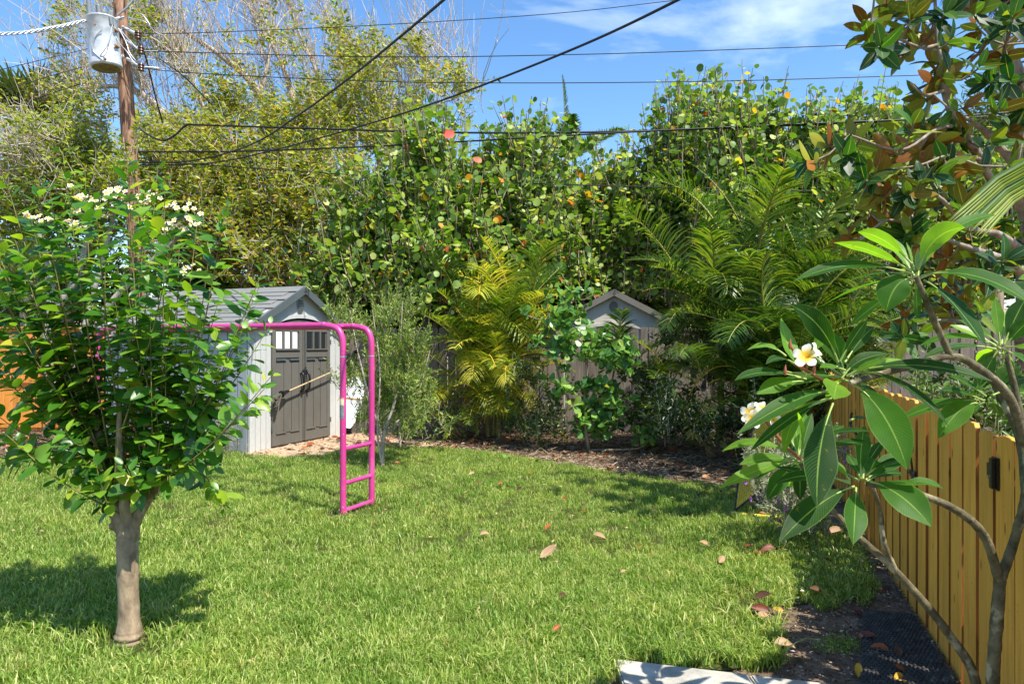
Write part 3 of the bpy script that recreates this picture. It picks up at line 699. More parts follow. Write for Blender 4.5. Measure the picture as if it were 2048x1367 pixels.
cable('thin dark wire low across the middle of the sea grape leaves', [(300, 322, 13.5), (500, 336, 13.3), (800, 355, 13.0), (1100, 368, 12.6), (1400, 376, 12.3), (1750, 384, 12.2), (2200, 390, 12.2)], .010)
cable('black drop wire hanging from the pole brackets into the ficus', [(270, 70, 13.3), (290, 110, 13.4), (310, 190, 14), (325, 245, 14.5)], .014)
cable('black wire slanting down from the pole through bare branches', [(320, 118, 13.4), (370, 155, 13.6), (430, 215, 14.2), (478, 250, 15)], .012)
cable('upper thin wire running off to the left of the pole', [(165, 134, 15.5), (80, 158, 15), (-20, 190, 14.5), (-200, 240, 14)], .009)
cable('topmost thin wire at the left sky edge beside the transformer', [(190, 94, 16), (120, 111, 15.5), (0, 140, 15), (-200, 190, 14.5)], .008)
cable('lowest thin wire in the left sky above the palm crown', [(160, 168, 15), (70, 198, 15), (-20, 225, 14.5), (-200, 275, 14)], .009)
cable('thick twisted pale cable arriving at the pole from the left', [(248, 36, 13.25), (205, 42, 13.1), (165, 43, 12.9), (120, 53, 12.5), (60, 64, 12.1), (0, 68, 11.6), (-80, 70, 11)], .022, alu, 6, 18)
jumps = [[(205, 42, 13.0), (222, 46, 13.1), (240, 60, 13.25), (262, 84, 13.2), (280, 100, 13.2), (316, 102, 13.3)], [(210, 40, 13), (232, 52, 13.2), (250, 80, 13.25), (262, 110, 13.2), (290, 134, 13.3), (330, 136, 13.4)],
         [(258, 36, 13.2), (290, 44, 13.2), (310, 64, 13.3), (325, 70, 13.4)], [(262, 40, 13.2), (270, 28, 13.2), (285, 30, 13.2), (300, 50, 13.2)], [(222, 44, 13.1), (235, 80, 13.1), (255, 105, 13.2), (275, 130, 13.2), (320, 136, 13.4)],
         [(235, 30, 13.2), (255, 14, 13.2), (270, -6, 13.2)], [(204, 60, 12.87), (190, 75, 12.86), (186, 100, 12.87), (205, 120, 12.87)], [(225, 50, 12.95), (215, 90, 12.86), (200, 112, 12.87)]]
for i, j in enumerate(jumps):
    pp = smooth_path([P(*p) for p in j], 6); q = MB(); q.tube(pp, .0095 if i != 5 else .02, 5); o = q.obj('jumper_wire', alu, None, True)
    tag(o, ['pale jumper wire crossing the pole to the topmost bracket', 'pale jumper wire dropping across the pole to the lowest bracket', 'short pale loop running right from the pole to the thin top wire', 'small arched wire loop just right of the pole', 'pale jumper passing the pole to the middle insulators', 'thick pale conductor rising from the pole out of the frame', 'thin wire bowed over the left side of the transformer can', 'thin wire bowed down the middle of the transformer can'][i], 'wire', 'jumper wires at the transformer')
# ================================================================ PLANTS
def shoots(C, L, bias, jitter, nl, K=4, curve=.1, s0=.15, out=1.0, along=.45, leafup=0.0, off=0.01):
    N = len(C); D = np.asarray(bias)+rng.normal(size=(N, 3))*jitter; D /= np.linalg.norm(D, axis=1, keepdims=True)
    L = np.broadcast_to(L, (N,)); bend = rng.normal(size=(N, 3))*curve+np.array([0, 0, curve*.6])
    s = np.linspace(0, 1, K); Pp = C[:, None]+D[:, None]*L[:, None, None]*s[None, :, None]+bend[:, None]*L[:, None, None]*(s**2)[None, :, None]
    sl_ = s0+(1-s0)*(np.arange(nl)+rng.random((N, nl)))/nl
    pos = C[:, None]+D[:, None]*(L[:, None]*sl_)[..., None]+bend[:, None]*(L[:, None]*sl_**2)[..., None]
    a = rng.random((N, 1))*6.28+np.arange(nl)[None]*2.4+rng.normal(size=(N, nl))*.4
    rad = np.stack([np.cos(a), np.sin(a), np.zeros_like(a)], -1)
    d = rad*out+D[:, None]*along+rng.normal(size=rad.shape)*.25; d[..., 2] += leafup
    d /= np.linalg.norm(d, axis=-1, keepdims=True)
    return Pp, pos.reshape(-1, 3)+d.reshape(-1, 3)*off, d.reshape(-1, 3)
def twigs(root, mat, Pp, r0, r1, n=3, name='twigs'):
    K = Pp.shape[1]; R = np.linspace(r0, r1, K)[None]*np.ones((len(Pp), 1)); q = MB(); V, Fc = tubes(Pp, R, n); q.add(V, Fc); return q.obj(name, mat, root, True, kind='stuff')
def limb(root, mat, pts, name='branch', n=8, knob=0.0, m=5):
    """pts: rows of photo column, row, distance, radius."""
    a = np.array([[*P(x, y, Z), r] for x, y, Z, r in pts]); a = smooth_path(a, m)
    r = np.abs(a[:, 3])*(1+knob*rng.normal(size=len(a))); q = MB(); q.tube(a[:, :3], r, n); return q.obj(name, mat, root, True), a

g_twig = bark('ash_bark', (132, 118, 106), (206, 192, 176), 14, (1, 1, .4), .4)
pinkish = bark('bare_twig', (160, 146, 126), (214, 200, 180), 9)
b_grape = bark('grape_bark', (104, 88, 70), (168, 150, 126), 20)
# ---------------- broad ficus behind
fic_l = leafm('ficus_leaf', [(0, (80, 102, 26)), (.35, (118, 138, 34)), (.6, (152, 162, 46)), (.85, (184, 178, 70)), (.94, (176, 148, 66)), (1, (150, 108, 54))], .4, .42, .4)
fic_l2 = leafm('ficus_leaf_green', [(0, (76, 98, 24)), (.5, (120, 138, 32)), (.8, (156, 170, 48)), (1, (172, 164, 60))], .4, .4, .4)
CL, SG = 9, .17
def in_poly_clumps(spec, Z, dz=1.2):
    """spec rows: column, row, radius px, count -> start points round clump centres."""
    out = []; SG = .17 if Z > 12 else (.075 if Z > 6 else .04)
    for x, y, r, n in spec:
        n = int(n); m = max(2, int(n/CL)); ix = rng.integers(0, m, n); z = (Z+rng.normal(size=m)*dz*.5)[ix]+rng.normal(size=n)*SG; a = (rng.random(m)*6.28)[ix]; rr = (r*np.sqrt(rng.random(m)))[ix]
        px = x+np.cos(a)*rr+rng.normal(size=n)*SG*F/Z; py = y+np.sin(a)*rr*.8+rng.normal(size=n)*SG*F/Z
        out.append(np.stack([(px-1024)*z/F, z, H-(py-HY)*z/F], 1))
    return np.vstack(out)
fic = thing('ficus_tree', 'tall windswept ficus with pale bare limbs and olive leaves, behind the utility pole', 'tree', P(620, 822, 18))
Zf = 18.5
limb(fic, g_twig, [(620, 820, Zf, .42), (618, 640, Zf, .36), (600, 520, Zf, .30)], 'trunk', 12)
FL_ = [[(610, 620, Zf, .26), (540, 430, Zf, .17), (455, 305, 17.6, .13), (352, 246, 17.2, .11), (270, 180, 17, .07), (180, 175, 17, .04), (90, 190, 17, .02)],
 [(600, 540, Zf, .2), (560, 330, Zf, .13), (520, 190, 18, .1), (440, 110, 17.6, .07), (340, 50, 17.5, .04), (260, 10, 17.5, .03)],
 [(600, 520, Zf, .2), (610, 360, Zf, .12), (594, 230, Zf, .10), (560, 120, Zf, .06), (500, 20, Zf, .03), (470, -40, Zf, .02)],
 [(600, 480, Zf, .16), (640, 300, 19, .09), (640, 170, 19, .06), (600, 70, 19, .03), (570, -10, 19, .02)],
 [(610, 480, Zf, .15), (700, 330, 19, .08), (700, 180, 19, .05), (672, 60, 19, .02)],
 [(640, 500, Zf, .15), (760, 340, 18, .08), (800, 240, 18, .05), (850, 150, 18, .025), (870, 110, 18, .015)],
 [(455, 305, 17.6, .08), (400, 200, 17, .05), (370, 120, 17, .03), (330, 90, 17, .02)],
 [(520, 190, 18, .07), (540, 90, 18, .04), (520, 0, 18, .02)],
 [(352, 246, 17.2, .07), (300, 215, 17, .05), (265, 120, 16.8, .03), (240, 20, 16.8, .02)],
 [(600, 520, Zf, .15), (480, 470, 17, .08), (380, 430, 16.5, .04), (300, 400, 16.2, .02)],
 [(760, 340, 18, .06), (740, 230, 18, .04), (740, 140, 18, .02)], [(800, 240, 18, .04), (900, 200, 18, .02), (950, 180, 18, .012)]]
pA_ = []
for L_ in FL_:
    _, a = limb(fic, g_twig, L_, 'branch', 7); pA_.append(a[len(a)//3:, :3])
anch = np.vstack(pA_)
# bare upright twigs
sel = anch[rng.integers(0, len(anch), 900)]; sel = sel[sel[:, 2] > 4.2]
Pp, _, _ = shoots(sel+rng.normal(size=sel.shape)*.12, rng.uniform(.8, 2.6, len(sel)), (-.35, 0, 1), .38, 1, K=5, curve=.18)
twigs(fic, pinkish, Pp, .014, .005, 3, 'bare_twigs')
e = Pp.reshape(-1, 3)[rng.integers(0, Pp.shape[0]*5, 2300)]
Pp2, _, _ = shoots(e, rng.uniform(.3, .9, len(e)), (-.2, 0, 1), .5, 1, K=3, curve=.15)
twigs(fic, pinkish, Pp2, .007, .004, 3, 'fine_twigs')
spec = [(130, 90, 45, 22), (150, 185, 50, 40), (200, 215, 60, 50), (95, 185, 35, 18), (170, 20, 50, 30), (300, 20, 70, 80), (270, 50, 50, 34), (430, 35, 50, 6), (520, 30, 60, 9), (400, 130, 60, 20), (470, 150, 50, 14), (520, 220, 60, 46), (420, 225, 60, 50), (340, 130, 45, 26), (480, 240, 60, 60),
        (590, 90, 40, 20), (660, 60, 22, 10), (672, 100, 28, 26), (640, 220, 60, 60), (700, 130, 30, 18), (735, 140, 50, 58), (760, 180, 50, 48), (800, 160, 35, 34), (830, 120, 35, 20), (850, 200, 60, 40), (900, 220, 60, 44), (700, 240, 70, 80), (560, 60, 60, 7), (780, 250, 70, 90),
        (600, 300, 90, 280), (480, 330, 90, 290), (380, 320, 80, 210), (330, 380, 80, 260), (430, 420, 90, 340), (540, 420, 90, 360), (640, 400, 90, 300), (350, 480, 80, 290), (460, 510, 80, 300), (560, 520, 80, 260), (300, 300, 50, 60), (720, 320, 80, 110), (640, 520, 60, 90), (680, 280, 60, 90)]
C = np.vstack([in_poly_clumps([q_ for q_ in spec if q_[1] < 290], 17.2, 2.2), in_poly_clumps([q_ for q_ in spec if 290 <= q_[1] < 400], 16.0, 1.6), in_poly_clumps([q_ for q_ in spec if q_[1] >= 400], 15.0, 1.4)])
Pp, pos, d = shoots(C, rng.uniform(.35, .8, len(C)), (-.15, -.1, .8), .55, 15, K=3, out=.9, along=.6, leafup=-.25, off=.03)
twigs(fic, g_twig, Pp, .011, .005, 3, 'twigs')
n = rnd_dir(len(pos), .5)+np.array([.2, -.35, .2])
leaves(fic, [tmpl('hex', .12, .052), tmpl('quad', .10, .05)], fic_l, pos, d, n, rng.uniform(.75, 1.35, len(pos)), 160)
# ---------------- rounded ficus bush at the left, behind the flowering tree
fb = thing('ficus_bush', 'dense olive green bushy tree at the left edge, under the palm crown', 'tree', P(110, 830, 15))
for L_ in ([(110, 830, 15, .2), (110, 700, 15, .18), (60, 500, 15, .1), (20, 380, 15, .05)], [(110, 700, 15, .14), (190, 480, 15, .08), (230, 350, 15, .04)], [(110, 700, 15, .1), (130, 450, 15, .06), (120, 330, 15, .03)]): limb(fb, g_twig, L_, 'branch' if L_[0][1] != 830 else 'trunk', 7)
spec = [(20, 300, 45, 70), (80, 300, 60, 110), (150, 310, 60, 120), (205, 340, 55, 130), (235, 400, 45, 90), (170, 400, 70, 170), (90, 390, 80, 180), (10, 400, 60, 120), (60, 480, 90, 160), (180, 490, 80, 130), (-60, 360, 70, 90), (0, 540, 60, 50)]
C = in_poly_clumps(spec, 14.6, 1.6); Pp, pos, d = shoots(C, rng.uniform(.3, .7, len(C)), (.1, -.1, .7), .6, 15, K=3, out=.9, along=.6, leafup=-.2, off=.03)
twigs(fb, g_twig, Pp, .010, .005, 3, 'twigs')
C2 = in_poly_clumps([(30, 300, 60, 200), (100, 320, 60, 120), (60, 360, 60, 120), (500-450, 260, 40, 40)], 14.2, 1.0); Pp, _, _ = shoots(C2, rng.uniform(.3, .8, len(C2)), (-.8, 0, .3), .5, 1, K=4, curve=.3); twigs(fb, pinkish, Pp, .009, .004, 3, 'bare_twigs')
leaves(fb, [tmpl('hex', .11, .05), tmpl('quad', .10, .05)], fic_l2, pos, d, rnd_dir(len(pos), .5)+np.array([.2, -.35, .2]), rng.uniform(.7, 1.3, len(pos)), 140)

# ---------------- far hedge that closes the view behind the fences
far_l = leafm('far_leaf', [(0, (46, 62, 20)), (.6, (80, 102, 30)), (1, (116, 130, 44))], .3, .5, .3)
for i, (x, Zh, top, wd, lb) in enumerate([(1200, 18, 520, 200, 'dark leafy tree closing the gap behind the neighbour shed gable'), (770, 17, 520, 120, 'dark leafy tree seen between the shed roof and the olive shrub'), (80, 21, 560, 300, 'low dark green tree mass seen past the left fence and palm trunk'), (560, 21, 520, 300, 'dark leafy tree standing behind the ficus above the shed roof'), (960, 20, 470, 260, 'dark leafy tree behind the centre sea grapes'), (1400, 20, 520, 260, 'dark leafy tree behind the neighbour shed roof line'), (1820, 20, 470, 300, 'dark leafy tree behind the magnolia and grey fence')]):
    ft = thing('shade_tree', lb, 'tree', P(x, HY+F*H/Zh, Zh)); limb(ft, b_grape, [(x, HY+F*H/Zh, Zh, .2), (x, 640, Zh, .16), (x+15, 580, Zh, .08)], 'trunk', 7)
    C = in_poly_clumps([(x+rng.uniform(-wd, wd)*.8, rng.uniform(top+30, 700), 70, 60) for _ in range(30)], Zh, 1.5)
    Pp, pos, d = shoots(C, .6, (0, -.2, .8), .6, 9, K=3, out=.9, along=.5, leafup=-.2); leaves(ft, [tmpl('hex', .18, .10)], far_l, pos, d, rnd_dir(len(pos), .4), rng.uniform(.8, 1.4, len(pos)), 0)

# ---------------- sea grapes
sg_l = leafm('sea_grape_leaf', [(0, (58, 88, 28)), (.3, (86, 120, 40)), (.6, (116, 146, 54)), (.84, (150, 170, 88)), (.965, (184, 188, 112)), (.975, (206, 186, 50)), (.988, (206, 146, 44)), (.996, (190, 102, 50)), (1, (168, 80, 56))], .36, .46, .4, tboost=1.7, veins=0)
TOPX = [560, 600, 640, 690, 730, 770, 810, 840, 870, 905, 940, 980, 1010, 1060, 1100, 1150, 1195, 1240, 1280, 1310, 1350, 1400, 1470, 1500, 1540, 1580, 1620, 1680, 1730, 1780, 1830, 1900, 1990, 2100]
TOPY = [590, 520, 440, 370, 330, 320, 290, 205, 215, 270, 290, 262, 255, 225, 262, 300, 318, 285, 290, 225, 185, 165, 168, 215, 180, 262, 200, 215, 190, 200, 245, 280, 300, 300]
trees = [(690, 13.9, 90, 'sea grape farthest toward the shed, bulging over the olive shrub'), (860, 13.6, 95, 'sea grape whose top holds a single pink-red leaf'), (1040, 14, 95, 'sea grape rising behind the yellow-green centre palm'), (1215, 15.5, 85, 'lower dipped sea grape above the neighbour shed gable'), (1370, 15.3, 80, 'tallest upright sea grape right of the sky gap'), (1510, 13.8, 75, 'upright sea grape with orange-tipped shoots behind the green palm clump'), (1650, 13.8, 75, 'sea grape with bare lower stems between palm clump and magnolia'), (1790, 14, 85, 'sea grape half hidden by the outermost magnolia leaves'), (1960, 14.3, 100, 'sea grape mostly hidden behind the magnolia branches')]
sgt = [tmpl('round', .140, 0), tmpl('round', .112, 0)]
for x, Z, hw, lb in trees:
    gb = HY+F*H/Z; rt = thing('sea_grape', lb, 'tree', P(x, gb, Z)); rt['group'] = 'sea grape trees behind the picket fence'
    tx = lambda xx: float(np.interp(xx, TOPX, TOPY))
    for k in range(5):
        x1 = x+rng.uniform(-hw, hw)*.9; yt = tx(x1)+rng.uniform(60, 110); zz = Z+rng.uniform(-.4, .6); xm = (x+rng.uniform(-15, 15)*k+x1)/2
        limb(rt, b_grape, [(x+rng.uniform(-12, 12), gb+2, Z, .07), (xm, 640, zz, .055), (x1+rng.uniform(-8, 8), 450, zz, .04), (x1, yt, zz, .015)], 'stem' if k else 'trunk', 6)
    Cs = []; Ls = []
    nsh = int(400 if x > 1300 else 460)
    for k in range(nsh):
        xx = x+rng.normal()*hw*.62; t0 = tx(xx)
        if k < nsh*.24: yy = t0+rng.uniform(90, 170); l_ = (yy-t0)/F*Z*min(1.06, rng.uniform(.5, 1.25))
        else:
            lo = 610 if x < 1150 else 520
            yy = rng.uniform(t0+150, max(lo, t0+240)) if rng.random() < .82 else rng.uniform(t0+100, max(650, t0+160)); l_ = rng.uniform(.5, 1.0)
        yy = min(yy, 600 if 1080 < xx < 1420 else 690); zz = Z+rng.uniform(-.6, 1.0)-(1.9 if not 1080 < xx < 1420 else 1.2)*(yy-t0)/430; Cs.append(P(xx, yy, zz)); Ls.append(l_)
    Cs = np.array(Cs); Ls = np.array(Ls); nl = 15
    Pp, pos, d = shoots(Cs, Ls, (0, -.05, 1), .16 if x > 1300 else .3, nl, K=5, curve=.1, out=1, along=.25, off=.03, s0=.08)
    twigs(rt, b_grape, Pp, .016, .006, 4, 'twigs')
    n_ = rnd_dir(len(pos), .5)+np.array([.25, -.5, .25])
    leaves(rt, sgt, sg_l, pos, d, n_, rng.uniform(.5, 1.25, len(pos)), 170, mass='foliage')
# the one pink leaf
q = MB(); q.add(*tmpl('round', .20, 0)); o = q.obj('pink_leaf', leafm('pink_leaf', [(0, (222, 96, 84)), (1, (228, 110, 96))], .3), None, True, M=M4(frames(np.array([[0, -.2, -1.]]), np.array([[.1, -1, .3]]))[0], P(898, 258, 12.35)))
tag(o, 'pink-red dying sea grape leaf showing among the green ones', 'leaf')

# ---------------- palms
def frond_mesh(name, L, nl, ll, a0, a1, mat, rach, vang=.5, droop=.35, w=.028, irregular=.12, rr=.012, start=.16):
    """Feather frond from the origin, rising along +Z and arching to +Y."""
    K = 14; s = np.linspace(0, 1, K); ang = a0+(a1-a0)*s**1.25
    y = np.concatenate([[0], np.cumsum(np.sin((ang[1:]+ang[:-1])/2))*L/(K-1)]); z = np.concatenate([[0], np.cumsum(np.cos((ang[1:]+ang[:-1])/2))*L/(K-1)])
    sp = np.stack([np.zeros(K), y, z], 1); mb = MB(); mb.tube(sp, np.linspace(rr, rr*.25, K), 5, 1)
    V = []; Fc = []; var = []
    for sd in (-1, 1):
        for i in range(nl):
            u = start+(1-start)*(i+.5*rng.random())/nl; a = a0+(a1-a0)*u**1.25
            p = np.array([0, np.interp(u, s, y), np.interp(u, s, z)]); T = np.array([0, math.sin(a), math.cos(a)]); Nn = np.array([0, -math.cos(a), math.sin(a)])
            l = ll*(math.sin(math.pi*min(1, .12+u*.86))**.6)*rng.uniform(.85, 1.1); sw = .55+.55*u
            if rng.random() < .03: continue
            D = np.array([sd*1.0, 0, 0])+T*sw+Nn*vang+rng.normal(size=3)*irregular; D /= np.linalg.norm(D)
            wv = np.cross(D, Nn); wv /= np.linalg.norm(wv); g = np.array([0, 0, -1.0])
            b = len(V); ww = w*rng.uniform(.8, 1.15)
            for t_, k_ in ((0, .35), (.3, 1), (.65, .75), (1, .05)):
                c = p+D*l*t_+g*droop*l*t_*t_; V += [c-wv*ww*k_/2, c+wv*ww*k_/2]
            Fc += [[b, b+1, b+3, b+2], [b+2, b+3, b+5, b+4], [b+4, b+5, b+7, b+6]]; var += [rng.random()*.35]*8
    mb.add(np.array(V), np.array(Fc), 0, np.array(var)); return mb.mesh(name, [mat, rach], True)
pg = leafm('areca_green', [(0, (36, 64, 18)), (.5, (60, 94, 28)), (.85, (96, 128, 38)), (1, (140, 152, 50))], .35, .4, .45)
py = leafm('areca_yellow', [(0, (84, 116, 32)), (.4, (128, 150, 42)), (.75, (166, 172, 54)), (1, (208, 192, 80))], .38, .42, .4)
pdry = leafm('dry_frond', [(0, (134, 112, 84)), (1, (186, 164, 130))], .25, .7, .2)
rg = plain('rachis_green', (132, 132, 48), .5); ry = plain('rachis_yellow', (206, 176, 60), .45); cane = bark('palm_cane', (120, 112, 62), (176, 168, 110), 12, (1, 1, 4), .4)
fv_g = [frond_mesh('frond', L, 42, ll, a0, a1, pg, rg, va, dr, .0150) for L, ll, a0, a1, va, dr in ((1.0, .36, .05, 1.25, .75, .35), (1.0, .34, .1, .85, .8, .4), (1.0, .38, .0, 1.8, .6, .5), (1.0, .36, .0, 1.05, .7, .55))]
fv_y = [frond_mesh('frond', L, 40, ll, a0, a1, py, ry, va, dr, .013) for L, ll, a0, a1, va, dr in ((1.0, .33, .05, 1.5, .7, .4), (1.0, .32, .05, .8, .8, .35), (1.0, .34, .05, 2.3, .5, .5))]
fv_d = [frond_mesh('dead_frond', 1.0, 26, .26, .2, 2.6, pdry, pdry, .1, .8, .018)]
def put_frond(root, mes, p, az, tilt, sc, roll=0.0, name='frond'):
    M = Matrix.Translation(Vector(p)) @ Matrix.Rotation(az, 4, 'Z') @ Matrix.Rotation(-tilt, 4, 'X') @ Matrix.Rotation(roll, 4, 'Y') @ Matrix.Scale(sc, 4)
    return put(name, mes[rng.integers(0, len(mes))], root, M)
def areca(label, x, y, n_cane, spread, hts, nf, mes, Lr, lowyellow=0, seed=1, dead=4, xoff=0, tl=(.1, .8), lowgreen=0, tall=0):
    global rng
    save = rng; rng = np.random.default_rng(seed); g = G(x, y); rt = thing('areca_palm', label, 'palm', g)
    for c in range(n_cane):
        a = rng.random()*6.28; b = g+np.array([math.cos(a), math.sin(a)*.6, 0])*spread*rng.random()*.5; h = rng.uniform(*hts); ln = np.array([math.cos(a)*.35+xoff, math.sin(a)*.25, 0])*h*rng.uniform(.2, 1)*.5
        q = MB(); pts = smooth_path([b, b+ln*.4+[0, 0, h*.5], b+ln+[0, 0, h]], 5); q.tube(pts, np.linspace(.03, .018, len(pts)), 8); q.obj('cane', cane, rt, True)
        top = b+ln+np.array([0, 0, h]); k = int(nf/n_cane+.5)
        for i in range(k):
            az = rng.random()*6.28; t_ = rng.uniform(*tl); put_frond(rt, mes, top-[0, 0, rng.uniform(0, .3)], az, t_, rng.uniform(*Lr), rng.normal()*.15)
    for i in range(lowgreen):
        az = rng.uniform(1.2, 5.0); put_frond(rt, mes, g+np.array([rng.normal()*spread*.55, rng.normal()*.25-.1, rng.uniform(.35, 1.5)]), az, rng.uniform(.3, 1.0), rng.uniform(.8, 1.1)*Lr[0], rng.normal()*.2)
    for i in range(tall):
        az = rng.choice([1.5, -1.5, 3.1])+rng.normal()*.7; put_frond(rt, mes, g+np.array([rng.normal()*spread*.35, rng.normal()*.15, rng.uniform(hts[1]*.8, hts[1]*1.25)]), az, rng.uniform(0, .35), rng.uniform(.9, 1.15)*Lr[1], rng.normal()*.2)
    for i in range(lowyellow):
        az = rng.uniform(1.7, 4.6); put_frond(rt, fv_y, g+np.array([rng.normal()*spread*.5, -.25+rng.normal()*.2, rng.uniform(.2, 1.15)]), az, rng.uniform(.3, 1.1), rng.uniform(.65, 1.0)*Lr[0], rng.normal()*.2)
    for i in range(dead):
        az = rng.uniform(0, 6.28); put_frond(rt, fv_d, g+np.array([rng.normal()*spread*.4, rng.normal()*.2, rng.uniform(.5, 1.3)]), az, rng.uniform(.9, 1.7), rng.uniform(.8, 1.2), 0, 'dead_frond')
    rng = save; return rt
areca('yellow-green areca palm in the mulch bed left of the round leaved shrub', 985, 872, 10, .8, (.6, 1.7), 48, fv_y+[fv_g[1], fv_g[0]], (1.1, 1.75), 52, 3, 8, 0, (.05, .75), 6, 14)
areca('tall dark green areca palm clump in the bed beside the neighbour shed', 1500, 900, 13, 1.2, (1.0, 2.3), 84, fv_g, (1.15, 1.8), 24, 5, 10, 0, (.1, .8), 34, 10)
areca('lower areca palm drooping over the bed edge behind the yellow net', 1560, 925, 10, 1.0, (.4, 1.7), 70, fv_g, (1.0, 1.5), 8, 8, 8, 0, (.1, .8), 26, 4)
areca('areca palm filling the corner behind the plumeria flower', 1650, 900, 9, 1.0, (.9, 2.0), 60, fv_g, (1.1, 1.6), 2, 9, 5, 0, (.1, .8), 18, 6)
# coconut palm top spearing above the hedge
cp = thing('coconut_palm', 'coconut palm crown with an upright spear leaf poking above the sea grapes', 'palm', P(1130, 780, 19))
limb(cp, cane, [(1135, 780, 19, .18), (1132, 500, 19, .15), (1130, 330, 19, .13)], 'trunk', 10)
coco = frond_mesh('frond', 1.0, 46, .30, .02, .45, pg, rg, .25, .15, .030, .04)
spear = frond_mesh('frond', 1.0, 46, .20, .0, .12, pg, rg, .3, .0, .022, .02, .010, .1)
put_frond(cp, [spear], P(1130, 330, 19), 1.4, -.02, 2.5)
for az, ti, sc_ in ((1.9, .55, 1.5), (-1.2, .7, 1.6), (1.6, 1.0, 1.8), (3.2, .7, 1.6), (-2.2, 1.0, 1.9)): put_frond(cp, [coco], P(1130, 330, 19), az, ti, sc_)
# fan palms at far left
fanm = leafm('fan_leaf', [(0, (52, 70, 40)), (1, (110, 124, 72))], .25, .4, .5)
def fan_mesh(name, n, L, mat, w=.05, arc=4.4):
    mb = MB(); V = []; Fc = []
    for i in range(n):
        a = -arc/2+arc*i/(n-1); D = np.array([math.sin(a), math.cos(a), 0]); wv = np.array([D[1], -D[0], 0]); l = L*(.8+.2*math.cos(a))*rng.uniform(.9, 1.05); b = len(V)
        for t_, k_ in ((.02, .5), (.5, 1), (.8, .55), (1, .04)):
            c = D*l*t_+np.array([0, 0, .04*(1 if i % 2 else -1)*t_-.22*t_*t_*L]); V += [c-wv*w*k_/2, c+wv*w*k_/2]
        Fc += [[b, b+2, b+3, b+1], [b+2, b+4, b+5, b+3], [b+4, b+6, b+7, b+5]]
    mb.add(V, Fc); mb.tube([(0, -.9*L, -.1), (0, -.3*L, 0), (0, .03, 0)], .012, 5, 1); return mb.mesh(name, [mat, rg], True)
fan = fan_mesh('fan_frond', 30, .8, fanm)
def fan_palm(label, x, yc, Z, n, sc, trunk_r, up=0):
    gb = HY+F*H/Z; rt = thing('fan_palm', label, 'palm', P(x, gb, Z)); limb(rt, g_twig, [(x, gb, Z, trunk_r*1.1), (x+3, (gb+yc)/2, Z, trunk_r), (x, yc, Z, trunk_r)], 'trunk', 12, .04)
    c = P(x, yc, Z)
    for i in range(n):
        az = i*2.399; el = rng.uniform(-.4 if not up else .2, 1.35); D = np.array([math.cos(az)*math.cos(el), math.sin(az)*math.cos(el), math.sin(el)])
        R = frames(D[None], np.array([[-D[0]*math.sin(el)*.9, -D[1]*math.sin(el)*.9, math.cos(el)+.2]]))[0]
        put('frond', fan, rt, M4(R, c+D*.75*sc, sc))
fan_palm('spiky cabbage palm crown against the sky at the upper left edge', 60, 262, 19, 26, 1.35, .16, 1)
fan_palm('short fan palm with brown trunk rising over the cedar fence', 55, 590, 13.2, 24, .85, .13)

# ---------------- olive-leaved shrub beside the shed, clusia, sage and small plants
ol_l = leafm('olive_leaf', [(0, (84, 110, 44)), (.5, (120, 146, 64)), (.85, (156, 174, 98)), (1, (176, 178, 60))], .3, .45, .4)
os_ = thing('olive_shrub', 'airy grey-green narrow leaved shrub between the pink ladder and the yellow palm', 'shrub', G(765, 934))
zc = G(765, 934)[1]
for L_ in ([(765, 936, zc, .028), (768, 870, zc, .024), (790, 800, zc, .018), (800, 700, zc, .010), (805, 600, zc, .005)], [(766, 880, zc, .02), (740, 800, zc-.1, .014), (715, 700, zc-.1, .008), (700, 620, zc, .004)], [(768, 870, zc, .018), (830, 800, zc+.2, .012), (860, 700, zc+.2, .006)], [(764, 930, zc, .016), (755, 860, zc-.1, .012), (760, 740, zc-.2, .008), (745, 620, zc, .004)]): limb(os_, g_twig, L_, 'stem', 6)
C = in_poly_clumps([(800, 660, 40, 30), (805, 740, 45, 60), (770, 690, 35, 26), (715, 690, 26, 20), (708, 760, 22, 12), (830, 780, 36, 50), (800, 820, 40, 50), (765, 800, 30, 26), (825, 700, 30, 26), (745, 840, 26, 10), (790, 620, 26, 9), (700, 640, 20, 9), (820, 850, 26, 12)], zc+.1, .8)
C = np.vstack([C, C+rng.normal(size=C.shape)*.06]); Pp, pos, d = shoots(C, rng.uniform(.15, .42, len(C)), (0, 0, 1), .4, 24, K=4, curve=.1, out=.6, along=.8, off=.004)
twigs(os_, b_grape, Pp, .003, .0015, 3, 'twigs'); leaves(os_, [tmpl('quad', .056, .015), tmpl('quad', .045, .016)], ol_l, pos, d, rnd_dir(len(pos), .3), rng.uniform(.7, 1.3, len(pos)), 0)
C = in_poly_clumps([(860, 640, 50, 40), (870, 760, 45, 40)], 10.9, .5)
sb2 = thing('privet_shrub', 'bright green small leaved shrub low behind the olive shrub', 'shrub', G(790, 885))
C = in_poly_clumps([(790, 830, 60, 90), (840, 800, 50, 60), (770, 770, 40, 30), (830, 870, 40, 30), (870, 850, 30, 20)], 10.3, .5); zz = 10.3
limb(sb2, g_twig, [(800, 893, zz, .02), (800, 840, zz, .015), (810, 780, zz, .006)], 'stem', 6)
Pp, pos, d = shoots(C, rng.uniform(.15, .35, len(C)), (0, 0, 1), .5, 16, K=3, out=.8, along=.5, off=.004); twigs(sb2, g_twig, Pp, .004, .002, 3)
leaves(sb2, [tmpl('hex', .05, .024)], leafm('privet_leaf', [(0, (54, 84, 22)), (.6, (92, 122, 34)), (1, (134, 156, 50))], .35), pos, d, rnd_dir(len(pos), .6), rng.uniform(.7, 1.3, len(pos)), 0)

